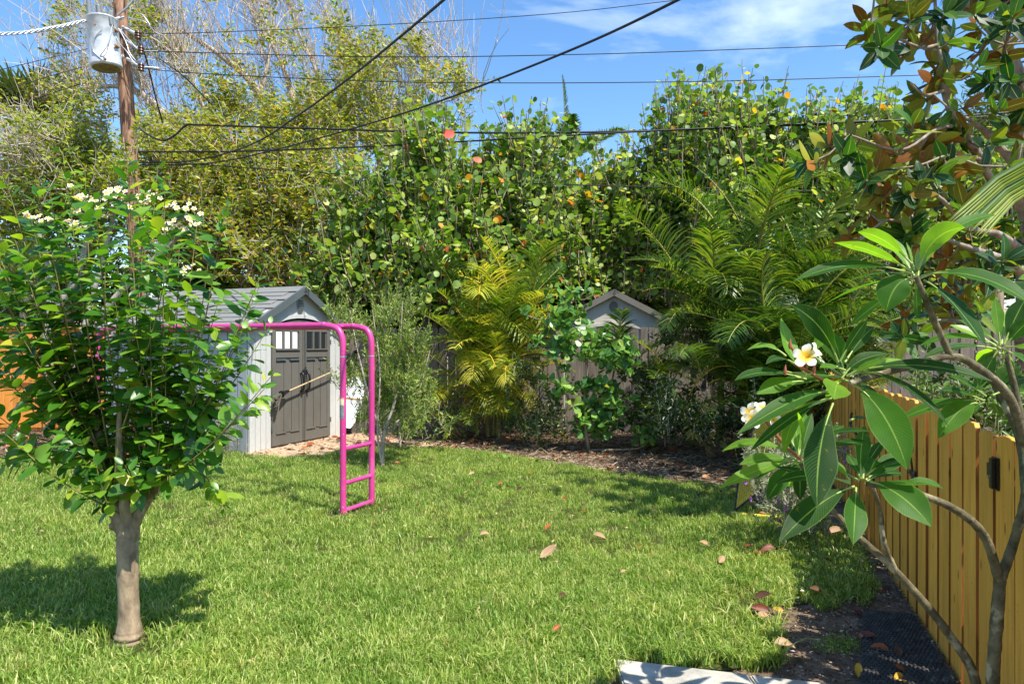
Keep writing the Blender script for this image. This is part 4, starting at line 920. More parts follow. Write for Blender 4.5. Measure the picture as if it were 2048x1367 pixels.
cl_l = leafm('clusia_leaf', [(0, (60, 104, 44)), (.5, (92, 140, 58)), (.85, (134, 170, 80)), (1, (176, 190, 88))], .28, .36, .5)
cl = thing('clusia_shrub', 'shrub with paddle shaped rubbery leaves in front of the neighbour shed', 'shrub', G(1180, 905)); Zc = 9.9
cst = []
for L_ in ([(1178, 908, Zc, .03), (1170, 820, Zc, .025), (1172, 700, Zc, .02), (1150, 600, Zc, .01)], [(1175, 860, Zc, .02), (1120, 760, Zc, .015), (1100, 640, Zc, .008)], [(1176, 860, Zc, .02), (1220, 780, Zc, .016), (1240, 640, Zc, .008)], [(1180, 900, Zc, .02), (1280, 895, Zc-.2, .012), (1295, 865, Zc-.2, .006)]):
    _, a = limb(cl, b_grape, L_, 'stem', 6); cst.append(a[:, :3])
cst = np.vstack(cst); tips = []
for x, y, r, n_ in [(1110, 630, 40, 9), (1150, 610, 40, 8), (1190, 680, 40, 9), (1240, 700, 28, 7), (1110, 700, 34, 7), (1160, 700, 40, 7), (1215, 720, 40, 10), (1190, 780, 50, 12), (1130, 780, 36, 6), (1230, 800, 30, 5), (1180, 830, 34, 8), (1160, 860, 30, 5), (1220, 850, 30, 7), (1288, 860, 24, 5), (1150, 660, 40, 5)]:
    for _ in range(int(n_*1.7)): tips.append(P(x+rng.normal()*r*.6, y+rng.normal()*r*.5, Zc+rng.uniform(-.35, .3)))
tips = np.array(tips); near = cst[np.argmin(((tips[:, None]-cst[None])**2).sum(-1), 1)]
Pp = np.stack([near, near*.5+tips*.5+[0, 0, -.03], tips], 1); twigs(cl, b_grape, Pp, .009, .006, 4, 'twigs')
pos = np.repeat(tips, 8, 0)+rng.normal(size=(len(tips)*8, 3))*.012; d = rnd_dir(len(pos), .35); nn = rnd_dir(len(pos), 1.2); nn[:, 1] -= .5
leaves(cl, [tmpl('obov', .165, .092, .1, .1), tmpl('obov', .14, .085, .1, .1)], cl_l, pos, d, nn, rng.uniform(.7, 1.15, len(pos)), 300)

sg = leafm('sage_leaf', [(0, (104, 118, 88)), (1, (164, 172, 142))], .25, .6, .3)
def bush(label, name, x, y, Z, spec, mat, L, tp, n=18, extra=None, dz=.4):
    rt = thing(name, label, 'shrub', P(x, HY+F*H/Z, Z)); limb(rt, g_twig, [(x, HY+F*H/Z, Z, .012), (x, y, Z, .008), (x+4, y-20, Z, .004)], 'stem', 5)
    C = in_poly_clumps(spec, Z, dz); Pp, pos, d = shoots(C, rng.uniform(L*.6, L*1.3, len(C)), (0, 0, 1), .5, n, K=3, out=.8, along=.6, off=.003)
    twigs(rt, g_twig, Pp, .003, .0015, 3); leaves(rt, [tp], mat, pos, d, rnd_dir(len(pos), .4), rng.uniform(.7, 1.3, len(pos)), 0); return rt, C
sgb, C = bush('small silvery sage bush with tiny purple flowers beside the yellow net', 'sage_bush', 1570, 1000, 5.3, [(1545, 930, 40, 50), (1580, 970, 45, 70), (1600, 1010, 45, 70), (1570, 1020, 36, 50), (1540, 970, 36, 45), (1640, 920, 36, 30), (1690, 935, 20, 12), (1630, 980, 34, 30), (1625, 1045, 24, 20)], sg, .16, tmpl('hex', .022, .013))
mb = MB(); pf = C[rng.integers(0, len(C), 30)]+rng.normal(size=(30, 3))*.05; cloud(mb, tmpl('quad', .02, .02), np.repeat(pf, 4, 0), frames(rnd_dir(120, .2), rnd_dir(120, .5)), np.ones(120), rng.random(120)); mb.obj('purple_flowers', plain('purple_petal', (168, 96, 186), .6), sgb, kind='stuff')
bush('low pale grey bush against the side wall of the shed', 'lavender_bush', 430, 880, 9.6, [(430, 860, 26, 40), (440, 890, 34, 50), (400, 880, 26, 26), (425, 830, 18, 20)], sg, .25, tmpl('quad', .04, .012), 14)
bush('leafy bush behind the near end of the yellow fence', 'hedge_bush', 1960, 850, 5.4, [(1930, 830, 40, 40), (1980, 860, 40, 50), (1900, 800, 40, 30), (2030, 850, 40, 40), (1850, 800, 30, 20), (1990, 820, 40, 30), (2010, 780, 30, 30)], leafm('hedge_leaf', [(0, (44, 76, 26)), (1, (96, 132, 48))], .3), .22, tmpl('hex', .055, .022), 12, dz=.6)
bush('scraggly dark shrub behind the plumeria at the grey fence foot', 'hedge_bush', 1690, 840, 8.6, [(1600, 860, 60, 60), (1500, 880, 60, 50), (1660, 800, 50, 50), (1380, 870, 50, 40), (1320, 830, 40, 30)], leafm('dark_leaf', [(0, (28, 48, 18)), (1, (66, 92, 34))], .3), .3, tmpl('hex', .08, .035), 12, dz=.9)

bush('dark shrub filling the fence foot between the yellow palm and the round leaved shrub', 'hedge_bush', 1075, 860, 10.6, [(1060, 760, 40, 30), (1080, 820, 50, 50), (1040, 860, 40, 40), (1100, 870, 40, 30), (900, 860, 40, 30)], leafm('dark_leaf_b', [(0, (48, 70, 26)), (1, (96, 118, 46))], .3), .3, tmpl('hex', .07, .032), 12, dz=.6)
bush('dark shrub in front of the neighbour shed side, under the tall palm fronds', 'hedge_bush', 1330, 850, 10.4, [(1290, 760, 40, 24), (1330, 800, 50, 50), (1300, 860, 40, 40), (1370, 860, 40, 40), (1340, 720, 30, 20)], leafm('dark_leaf_c', [(0, (44, 70, 28)), (1, (90, 118, 46))], .3), .3, tmpl('hex', .08, .035), 12, dz=.6)
# ---------------- crape myrtle in front, left
cm_b = bark('myrtle_bark', (104, 88, 70), (170, 148, 120), 16, (1, 1, .5), .55, spots=(172, 160, 138))
csh = bark('myrtle_shoot', (92, 84, 44), (140, 134, 76), 20)
cm_l = leafm('myrtle_leaf', [(0, (44, 88, 26)), (.4, (70, 118, 34)), (.8, (112, 152, 46)), (.975, (140, 166, 46)), (1, (176, 168, 56))], .38, .36, .5, veins=0, tboost=1.8)
ZC = 3.59; cg = G(257, 1282); cm = thing('crape_myrtle', 'small multi-shoot flowering tree with a smooth pale trunk on the lawn at left front', 'tree', cg)
limb(cm, cm_b, [(258, 1300, ZC, .075), (257, 1284, ZC, .072), (258, 1262, ZC, .066), (258, 1240, ZC, .054), (256, 1150, ZC, .052), (255, 1090, ZC, .054), (256, 1062, ZC, .058), (254, 1045, ZC, .056), (252, 1030, ZC, .04)], 'trunk', 20, .045, 6)
for i in range(0):
    a = rng.uniform(0, 6.28); p0 = cg+[.03*math.cos(a), .03*math.sin(a)-.01, .06]; q = MB(); q.tube([p0, cg+[.06*math.cos(a), .06*math.sin(a), .02], cg+[.10*math.cos(a), .10*math.sin(a), -.03]], [.035, .028, .012], 7); q.obj('root_flare', cm_b, cm, True)
BR = [[(250, 1056, ZC, .050), (236, 1026, ZC, .040), (228, 1000, ZC, .034), (222, 960, ZC+.03, .026), (205, 900, ZC+.05, .02), (190, 840, ZC, .012)],
      [(256, 1050, ZC-.02, .036), (248, 1000, ZC-.04, .026), (240, 950, ZC-.06, .022), (238, 880, ZC-.1, .016), (240, 800, ZC-.1, .009)],
      [(262, 1056, ZC, .038), (282, 1020, ZC, .026), (306, 985, ZC, .026), (322, 962, ZC, .024), (334, 940, ZC, .014), (338, 890, ZC, .012)],
      [(252, 1050, ZC+.04, .03), (262, 990, ZC+.1, .022), (268, 920, ZC+.2, .018), (276, 840, ZC+.25, .01)],
      [(244, 1050, ZC, .03), (229, 1052, ZC, .026), (222, 1046, ZC-.01, .014)], [(326, 968, ZC, .02), (332, 952, ZC-.02, .024), (333, 946, ZC-.02, .020)]]
for b in BR[:4]: limb(cm, cm_b, b, 'branch', 10, .06)
for b in BR[4:]: limb(cm, cm_b, b, 'stub', 9, .1)
tipl = [(7, 345), (125, 304), (60, 430), (253, 302), (190, 400), (330, 350), (395, 440), (452, 412), (420, 500), (520, 570), (540, 508), (488, 655), (548, 746), (455, 790), (410, 860), (425, 930), (0, 738), (8, 865), (-10, 560), (-70, 430), (-90, 600), (-50, 700), (100, 490), (150, 560), (210, 470), (275, 440), (310, 520), (360, 560), (380, 650), (400, 740), (300, 620), (230, 600), (160, 660), (90, 640), (340, 780), (120, 780), (50, 560), (-30, 470), (200, 720), (270, 700), (440, 590), (350, 470), (70, 350), (170, 345), (290, 380), (480, 700), (30, 650), (-20, 820), (60, 890), (250, 560), (130, 860), (380, 830), (310, 870), (170, 930), (300, 930), (-120, 520), (-60, 380)]
tipl += [(200, 1000), (228, 975), (180, 950), (262, 975), (240, 960), (290, 950), (320, 930), (150, 925), (370, 925), (395, 900), (250, 930), (300, 900), (215, 940), (335, 960), (270, 945), (190, 915), (225, 905), (215, 1010), (262, 985), (200, 960), (300, 930), (345, 920), (320, 880), (240, 900), (200, 870), (270, 960), (290, 850), (230, 960), (400, 800), (360, 760), (310, 800), (260, 780), (200, 800), (450, 740), (330, 700), (280, 640), (130, 690), (60, 780), (440, 660), (120, 430), (30, 480), (-20, 640), (70, 700), (340, 620)]
pos = []; dd = []; nn = []; scl = []; base = [P(242, 1030, ZC-.03), P(300, 990, ZC-.02), P(232, 1000, ZC-.03), P(205, 890, ZC+.05), P(240, 880, ZC-.1), P(336, 905, ZC), P(270, 900, ZC+.2), P(222, 950, ZC)]
SH = []
for i, (x, y) in enumerate(tipl):
    ns = 2 if i % 3 == 0 and i < 50 else 1
    for k in range(ns):
        z = ZC+rng.uniform(-.45, .6) if k else ZC+rng.uniform(-.3, .3)
        tip = P(x+(rng.normal()*45 if k else 0), y+(abs(rng.normal())*60+20 if k else 0), z); b = min(base, key=lambda q: abs(q[0]-tip[0])*.8+abs(q[1]-tip[1])*.3+rng.random()*.2).copy(); b += rng.normal(size=3)*.02
        m = b*.5+tip*.5; m[:2] = b[:2]*.35+tip[:2]*.65 if tip[2] < b[2]+.4 else b[:2]*.45+tip[:2]*.55
        m[2] = b[2]*.5+tip[2]*.5-.02
        pp = smooth_path([b, m, tip], 8); SH.append(pp)
        seg = np.linalg.norm(np.diff(pp, axis=0), axis=1); cum = np.r_[0, np.cumsum(seg)]; Ln = cum[-1]; s = max(.10, Ln*.16); j = 0
        while s < Ln:
            p = np.array([np.interp(s, cum, pp[:, c]) for c in range(3)]); T = np.array([np.interp(min(s+.02, Ln), cum, pp[:, c])-np.interp(s-.02, cum, pp[:, c]) for c in range(3)]); T /= np.linalg.norm(T)
            a0 = (j % 2)*1.57+rng.normal()*.3+i
            ux = np.cross(T, [0, 1, .2]); ux /= np.linalg.norm(ux); uy = np.cross(T, ux); fr = s/Ln
            for q in (0, math.pi):
                if rng.random() < .05: continue
                D = math.cos(a0+q)*ux+math.sin(a0+q)*uy+T*(.35+.5*fr**6)+rng.normal(size=3)*.15+[0, 0, .05-.25*(1-fr)]
                pos.append(p+D*.01); dd.append(D); nn.append(np.array([0, -.3, 1])+T*.4+rng.normal(size=3)*.42); scl.append((1.0 if fr < .82 else 1.0-.55*(fr-.82)/.18)*rng.uniform(.55, 1.2))
            s += rng.uniform(.036, .05); j += 1
for pp in SH:
    q = MB(); q.tube(pp, np.linspace(.0055, .0016, len(pp)), 5); q.obj('shoot', csh, cm, True)
leaves(cm, [tmpl('ellip', .112, .058, .12, .16), tmpl('ellip', .10, .054, .3, .32), tmpl('ellip', .115, .050, .22, .02)], cm_l, np.array(pos), np.array(dd), np.array(nn), np.array(scl), 300)

# ---------------- flowers
def vleaf(V, Fc, var):
    q = MB(); q.add(V, Fc, 0, var); return q
t = NT('frangipani_petal'); a_ = t.n('ShaderNodeAttribute', attribute_name='var').outputs['Fac']
pc = t.ramp(a_, [(0, S((238, 168, 20))), (.35, S((246, 206, 70))), (.7, S((252, 246, 220))), (1, S((252, 250, 244)))])
pb_ = t.pr(pc, .5, .3); tr_ = t.n('ShaderNodeBsdfTranslucent', {'Color': pc}).outputs[0]; m_ = t.n('ShaderNodeMixShader', {'Fac': .3}); t.l(pb_, m_.inputs[1]); t.l(tr_, m_.inputs[2]); petal_m = t.fin(m_.outputs[0])
def flower_mesh(R, cup=.35):
    mb = MB()
    for k in range(5):
        a = k*2*math.pi/5; ca, sa = math.cos(a), math.sin(a); V = []; var = []
        for y, w, z in ((.02, .05, -.1), (.3, .25, .05), (.6, .37, .12), (.85, .33, .14), (1.0, .14, .1)):
            for u in (-1, 0, 1):
                x_ = u*w+.12*y; y_ = y; z_ = z*cup*2.2+u*.10*y*cup*2+(.05 if u == 0 else 0)*-1
                V.append(((x_*ca-y_*sa)*R, (x_*sa+y_*ca)*R, z_*R)); var.append(y)
        Fc = []
        for i in range(4): b = i*3; Fc += [[b, b+1, b+4, b+3], [b+1, b+2, b+5, b+4]]
        mb.add(V, Fc, 0, np.array(var))
    mb.tube([(0, 0, -R*.6), (0, 0, 0)], R*.05, 5); return mb.mesh('flower', petal_m, True)
# frangipani behind the myrtle, at the left
zp = 9.6; fp = thing('frangipani_tree', 'frangipani with grey limbs and white-yellow flower heads showing over the front tree', 'tree', P(138, 910, zp))
gl = bark('frangipani_bark', (116, 110, 100), (176, 168, 156), 12)
heads = [(165, 395), (232, 382), (188, 424), (228, 402), (362, 412), (352, 452), (383, 446), (295, 398), (72, 434), (135, 448), (155, 450), (362, 535)]
limb(fp, gl, [(140, 915, zp, .09), (128, 830, zp, .08), (95, 740, zp, .07), (100, 640, zp, .06), (150, 560, zp, .045), (185, 440, zp, .03)], 'trunk', 9)
for x1, y1, x2, y2 in ((128, 830, 230, 410), (100, 650, 75, 450), (150, 700, 360, 460), (128, 820, 310, 560)): limb(fp, gl, [(x1, y1, zp, .06), (x1*.6+x2*.4+10, y1*.5+y2*.5, zp+.1, .045), (x2, y2+10, zp, .028)], 'branch', 8)
fm = flower_mesh(.042); lfp = []; ldd = []
for x, y in heads:
    c = P(x, y, zp-.2); hd = bpy.data.objects.new('flower_head', None); hd.matrix_basis = Matrix.Translation(Vector(c)); link(hd, fp)
    for k in range(11):
        o_ = rng.normal(size=3)*np.array([.09, .07, .05]); nv = np.array([rng.normal()*.5, -.8, .6+rng.normal()*.3]); put('flower', fm, hd, M4(frames(np.cross(nv, rng.normal(size=3))[None], nv[None])[0], c+o_, rng.uniform(.8, 1.15)))
    for k in range(9):
        a = rng.random()*6.28; lfp.append(c+[0, .05, -.12]); ldd.append([math.cos(a), math.sin(a), rng.uniform(-.2, .5)])
pl_l = leafm('frangipani_leaf', [(0, (34, 82, 34)), (.6, (58, 108, 44)), (1, (96, 138, 54))], .32, .34, .5)
lfp = np.array(lfp); ldd = np.array(ldd); leaves(fp, [tmpl('ellip', .30, .09, .1, .2)], pl_l, lfp, ldd, rnd_dir(len(lfp), 1.5), rng.uniform(.7, 1.1, len(lfp)), 300)
# ---------------- frangipani in front, right
plm = leafm('plumeria_leaf', [(0, (24, 58, 13)), (.4, (38, 80, 17)), (.75, (60, 104, 24)), (1, (96, 132, 32))], .42, .5, .2, veins=1, tboost=3.0, rib=(130, 160, 74))
plb = leafm('plumeria_leaf_backlit', [(0, (92, 140, 34)), (1, (118, 160, 44))], .45, .36, .5, veins=1, tboost=2.0, rib=(160, 186, 84))  # lighter copy of the leaf; sun glow through it is in the colour
pst = bark('plumeria_stem', (62, 56, 38), (118, 108, 80), 30, (1, 1, .8), .5, spots=(150, 140, 112))
pf = thing('plumeria_shrub', 'large frangipani with long veined leaves leaning over the yellow fence at right front', 'shrub', P(1985, 1630, 2.25))
for L_ in ([(1985, 1640, 2.25, .034), (1985, 1380, 2.25, .031), (1993, 1250, 2.25, .030), (2000, 1160, 2.25, .029)],
           [(2000, 1160, 2.25, .026), (2030, 1075, 2.25, .023), (2052, 980, 2.25, .021), (2052, 900, 2.28, .019), (2030, 780, 2.3, .017), (2012, 705, 2.3, .012)],
           [(2000, 1165, 2.25, .025), (1968, 1070, 2.22, .022), (1905, 1015, 2.2, .020), (1815, 982, 2.18, .018), (1735, 967, 2.15, .013)],
           [(1960, 1620, 2.4, .028), (1955, 1380, 2.4, .026), (1900, 1270, 2.42, .024), (1800, 1150, 2.45, .021), (1710, 1065, 2.5, .018), (1650, 1000, 2.55, .014), (1600, 925, 2.6, .011)],
           [(1790, 1140, 2.45, .018), (1768, 1085, 2.42, .015), (1760, 1020, 2.4, .012), (1745, 970, 2.3, .009)],
           [(2050, 900, 2.28, .022), (2022, 800, 2.22, .022), (1965, 742, 2.2, .021), (1902, 712, 2.18, .018), (1800, 737, 2.15, .017), (1700, 766, 2.12, .013)],
           [(1902, 714, 2.18, .016), (1868, 640, 2.15, .015), (1832, 552, 2.12, .012)],
           [(2052, 1000, 2.3, .02), (2040, 870, 2.5, .028), (1995, 775, 2.6, .026), (1985, 740, 2.6, .012)], [(2100, 1000, 2.6, .03), (2130, 800, 2.9, .02), (2140, 620, 3.0, .012)], [(2052, 980, 2.3, .02), (2150, 760, 2.5, .016), (2180, 600, 2.7, .012)]):
    limb(pf, pst, [(a_, b_, c_, d_*.64) for a_, b_, c_, d_ in L_], 'stem', 14, .04, 8)
def bleaf(root, b, t_, w, mid=None, Zb=2.15, Zt=None, nh=None, young=False, curl=.12, name='leaf'):
    Zt = Zb+rng.uniform(-.1, .1) if Zt is None else Zt
    B0 = P(*b, Zb); T0 = P(*t_, Zt); Ln = np.linalg.norm(T0-B0)
    if mid is None: M0 = (B0+T0)/2+np.array([0, 0, .10*Ln])
    else: M0 = P(*mid, (Zb+Zt)/2); M0 = 2*M0-(B0+T0)/2
    s = np.linspace(0, 1, 13)[:, None]; sp = (1-s)**2*B0+2*s*(1-s)*M0+s*s*T0; tg = 2*(1-s)*(M0-B0)+2*s*(T0-M0); tg /= np.linalg.norm(tg, axis=1, keepdims=True)
    if nh is None: nh = (rng.normal()*.15, -.55, .8)
    X = np.cross(tg, np.array(nh)); X /= np.linalg.norm(X, axis=1, keepdims=True); Nn = np.cross(X, tg)
    sv = s[:, 0]; q_ = np.clip((sv-.09)/.91, 0, 1); prof = np.sin(np.pi*q_**1.2)**.9; prof[0:2] = .045; prof[-1] = .0
    hw = w*.87/2*Zb/F*np.maximum(prof, .03); V = []; UV = []
    ph = rng.random()*6
    for i in range(13):
        for u in (-1, -.5, 0, .5, 1):
            lift = curl*abs(u)**1.5*hw[i]*1.6+math.sin(sv[i]*17+ph+u*1.5)*.03*hw[i]*abs(u)*2
            V.append(sp[i]+X[i]*u*hw[i]+Nn[i]*lift); UV.append((u, sv[i]))
    Fc = [[i*5+j, i*5+j+1, (i+1)*5+j+1, (i+1)*5+j] for i in range(12) for j in range(4)]
    q = MB(); q.add(V, Fc); me = q.mesh(name, plb if young else plm, True)
    uvl = me.uv_layers.new(name='UVMap'); li = np.zeros(len(me.loops), int); me.loops.foreach_get('vertex_index', li); uvl.data.foreach_set('uv', np.array(UV)[li].ravel().astype(np.float32))
    put(name, me, root)
    pet = MB(); pet.tube([sp[0], sp[1], sp[2], sp[3]], [.004, .0035, .003, .002], 6); pet.obj('petiole', petm, root, True)
petm = plain('petiole', (146, 164, 78), .45)
UG = (.75, .35, .6)      # sun on the upper face, under side towards the viewer
L_ = lambda *a, **k: bleaf(pf, *a, **k)
L_((1826, 548), (1588, 562), 40, (1705, 530)); L_((1822, 542), (1668, 485), 38, (1745, 503), young=True, nh=UG); L_((1826, 530), (1716, 464), 42, (1770, 482), young=True, nh=UG)
L_((1836, 540), (1930, 455), 62, (1872, 478), young=True, nh=(.3, .5, .8)); L_((1856, 500), (1992, 430), 34, (1925, 448)); L_((1842, 552), (2068, 612), 62, (1952, 552), Zt=1.95)
L_((1828, 556), (1772, 624), 72, (1793, 572), nh=(-.5, -.9, .5)); L_((1848, 560), (1972, 694), 72, (1905, 605), nh=(.4, -.7, .6), Zt=1.95); L_((1815, 558), (1640, 614), 30, (1730, 572), Zt=2.4)
L_((1790, 586), (1702, 650), 34, nh=(-.3, -.6, .7), Zt=2.4, Zb=2.3); L_((1828, 540), (1812, 484), 18, young=True, nh=(.5, -.6, .3)); L_((1815, 548), (1688, 566), 34, (1750, 548), Zt=2.4); L_((1835, 560), (1845, 500), 26, Zt=2.3); L_((1840, 556), (1935, 560), 24, Zt=2.4)
L_((1612, 748), (1562, 636), 56, (1580, 700), young=True, nh=(.5, -.7, .4)); L_((1618, 716), (1656, 652), 32, young=True, nh=(.5, -.6, .4)); L_((1676, 724), (1583, 610), 50, (1640, 655), nh=(-.6, -.7, .4)); L_((1680, 722), (1734, 640), 26, nh=(.2, -.6, .5)); L_((1690, 724), (1748, 652), 26, nh=(.6, -.6, .5))
L_((1572, 712), (1494, 700), 30, (1535, 692), young=True, nh=(0, -.4, .9)); L_((1590, 728), (1532, 728), 24, (1560, 716)); L_((1612, 758), (1470, 760), 32, (1535, 744)); L_((1606, 762), (1514, 788), 40, (1560, 768), nh=(0, -.8, .6)); L_((1684, 756), (1778, 708), 34, (1722, 720)); L_((1694, 752), (1775, 718), 24)
L_((1702, 745), (1985, 762), 42, (1835, 730), Zt=2.0); L_((1715, 740), (1897, 852), 24, (1812, 772), Zt=2.0); L_((1672, 782), (1474, 868), 42, (1590, 800), Zt=2.0); L_((1650, 800), (1500, 902), 26, (1580, 836), Zt=2.05); L_((1664, 796), (1568, 910), 34, (1596, 830))
L_((1666, 806), (1634, 1012), 84, (1640, 900), nh=(.2, -.9, .3), Zt=2.0); L_((1706, 768), (1814, 938), 80, (1768, 830), nh=(-.45, -.8, .4), Zt=2.0); L_((1676, 766), (1668, 798), 60, nh=(0, -.8, .6), Zt=1.95); L_((1606, 895), (1596, 824), 28, young=True); L_((1690, 740), (1640, 735), 26); L_((1690, 760), (1760, 790), 22)
L_((1738, 962), (1862, 1052), 76, (1800, 990), nh=(-.2, -.8, .6), Zt=2.0); L_((1708, 972), (1558, 1084), 58, (1636, 1010), nh=(-.2, -.8, .7), Zt=2.0); L_((1712, 975), (1706, 1088), 54, (1710, 1020), nh=(.1, -.9, .5), Zt=2.0); L_((1722, 956), (1730, 850), 46, (1722, 900), nh=(.3, -.8, .3)); L_((1735, 955), (1752, 918), 56, nh=(0, -.7, .5))
L_((1732, 950), (1824, 922), 22, (1775, 925)); L_((1700, 962), (1550, 932), 26, (1620, 948)); L_((1700, 966), (1546, 968), 32, (1622, 950)); L_((1790, 975), (1886, 976), 24, (1840, 962)); L_((1760, 968), (1840, 970), 20); L_((1700, 960), (1664, 920), 22); L_((1722, 950), (1768, 880), 24); L_((1640, 870), (1740, 862), 22); L_((1640, 895), (1745, 885), 24); L_((1700, 840), (1738, 838), 16)
for b, t2, w, m in (((1600, 918), (1438, 976), 34, (1520, 938)), ((1592, 922), (1534, 998), 40, None), ((1604, 925), (1548, 972), 44, None), ((1590, 912), (1444, 902), 28, (1515, 885)), ((1600, 915), (1624, 826), 24, None), ((1592, 900), (1560, 845), 22, None), ((1600, 915), (1630, 880), 30, None), ((1605, 925), (1660, 940), 30, None), ((1600, 925), (1600, 1000), 30, None), ((1596, 910), (1560, 880), 26, None)): L_(b, t2, w, m, Zb=2.6, young=rng.random() < .3)
for b, t2, w, m, bk in (((2000, 690), (1990, 596), 28, None, 1), ((2003, 688), (2016, 622), 24, None, 1), ((2008, 688), (2052, 596), 44, None, 0), ((1992, 692), (1838, 692), 26, (1915, 672), 0), ((1992, 698), (1846, 716), 24, (1915, 692), 0), ((1995, 700), (1958, 772), 34, None, 0), ((2010, 700), (2076, 742), 36, None, 0), ((2012, 694), (2090, 700), 30, None, 0), ((2012, 690), (2060, 640), 40, None, 0), ((2000, 705), (1975, 730), 30, None, 0), ((1990, 690), (1900, 650), 26, None, 1), ((2005, 705), (2040, 790), 30, None, 0)): L_(b, t2, w, m, Zb=2.3, young=bool(bk))
for b, t2, w, m in (((1970, 800), (1794, 842), 34, (1880, 808)), ((1955, 806), (1876, 876), 56, (1920, 820)), ((1950, 800), (1960, 745), 24, None), ((1965, 800), (1880, 780), 30, None), ((1985, 790), (2050, 780), 28, None), ((1972, 792), (1900, 752), 30, None)): L_(b, t2, w, m, Zb=2.5)
for cx, cy, cz in ((2145, 610, 3.0), (2185, 590, 2.7), (2260, 700, 3.2), (2330, 560, 3.3), (2230, 480, 3.6), (2400, 620, 2.9)):   # rosettes beyond the right edge, they shade the soil
    for k in range(9):
        a = k*2.4; L_((cx, cy), (cx+150*math.cos(a), cy+70*math.sin(a)-20), 55, Zb=cz, Zt=cz+.25*math.sin(a*1.7))
for (cx, cy), cz, rad, k_ in (((1690, 752), 2.3, 150, 8), ((1598, 915), 2.7, 120, 9), ((2003, 690), 2.45, 130, 7), ((1975, 800), 2.6, 110, 7), ((1725, 962), 2.3, 110, 6), ((1832, 556), 2.3, 150, 4)):
    for k in range(k_):
        a = rng.uniform(0, 6.28); r_ = rad*rng.uniform(.6, 1.1); L_((cx+8*math.cos(a), cy+5*math.sin(a)), (cx+r_*math.cos(a), cy+r_*.65*math.sin(a)-10), rng.uniform(24, 42), Zb=cz, Zt=cz+rng.uniform(0, .3), young=rng.random() < .25)
# buds, stalk, flowers
red = plain('red_stalk', (150, 84, 52), .45); grn = plain('bud_green', (140, 150, 70), .5)
def stalk(pts, r, m=red, nm='flower_stalk'):
    q = MB(); q.tube(smooth_path([P(*p) for p in pts], 5), r, 6); return q.obj(nm, m, pf, True)
stalk([(1672, 768, 2.12), (1640, 756, 2.1), (1608, 738, 2.08), (1590, 728, 2.08)], .0055); stalk([(1612, 740, 2.08), (1618, 715, 2.07)], .004); stalk([(1608, 738, 2.08), (1590, 705, 2.08), (1578, 688, 2.08)], .004); stalk([(1612, 745, 2.08), (1585, 745, 2.06), (1570, 742, 2.05)], .003, grn); stalk([(1625, 745, 2.08), (1600, 755, 2.04), (1588, 750, 2.04)], .003, grn)
stalk([(1602, 918, 2.58), (1570, 890, 2.56), (1542, 855, 2.55), (1528, 838, 2.55)], .006)
for x, y, z in ((1580, 690, 2.08), (1592, 716, 2.08), (1628, 738, 2.06), (1570, 742, 2.05)): 
    q = MB(); c = P(x, y, z); q.tube([c-[0, 0, .012], c, c+[.002, 0, .02]], [.003, .006, .001], 6); q.obj('bud', red, pf, True)
f1 = flower_mesh(.043, .45)
for x, y, z, sc_, nv in ((1613, 712, 2.05, .92, (-.5, -.75, .5)), (1634, 706, 2.06, .8, (.8, -.5, .45)), (1502, 826, 2.52, .95, (-.6, -.7, .4)), (1526, 815, 2.55, .8, (.1, -.5, .9)), (1548, 838, 2.5, .9, (.4, -.8, .5)), (1506, 838, 2.5, .8, (-.3, -.9, .1))):
    nv = np.array(nv); put('flower', f1, pf, M4(frames(np.cross(nv, [.3, .2, .9])[None], nv[None])[0], P(x, y, z), sc_))

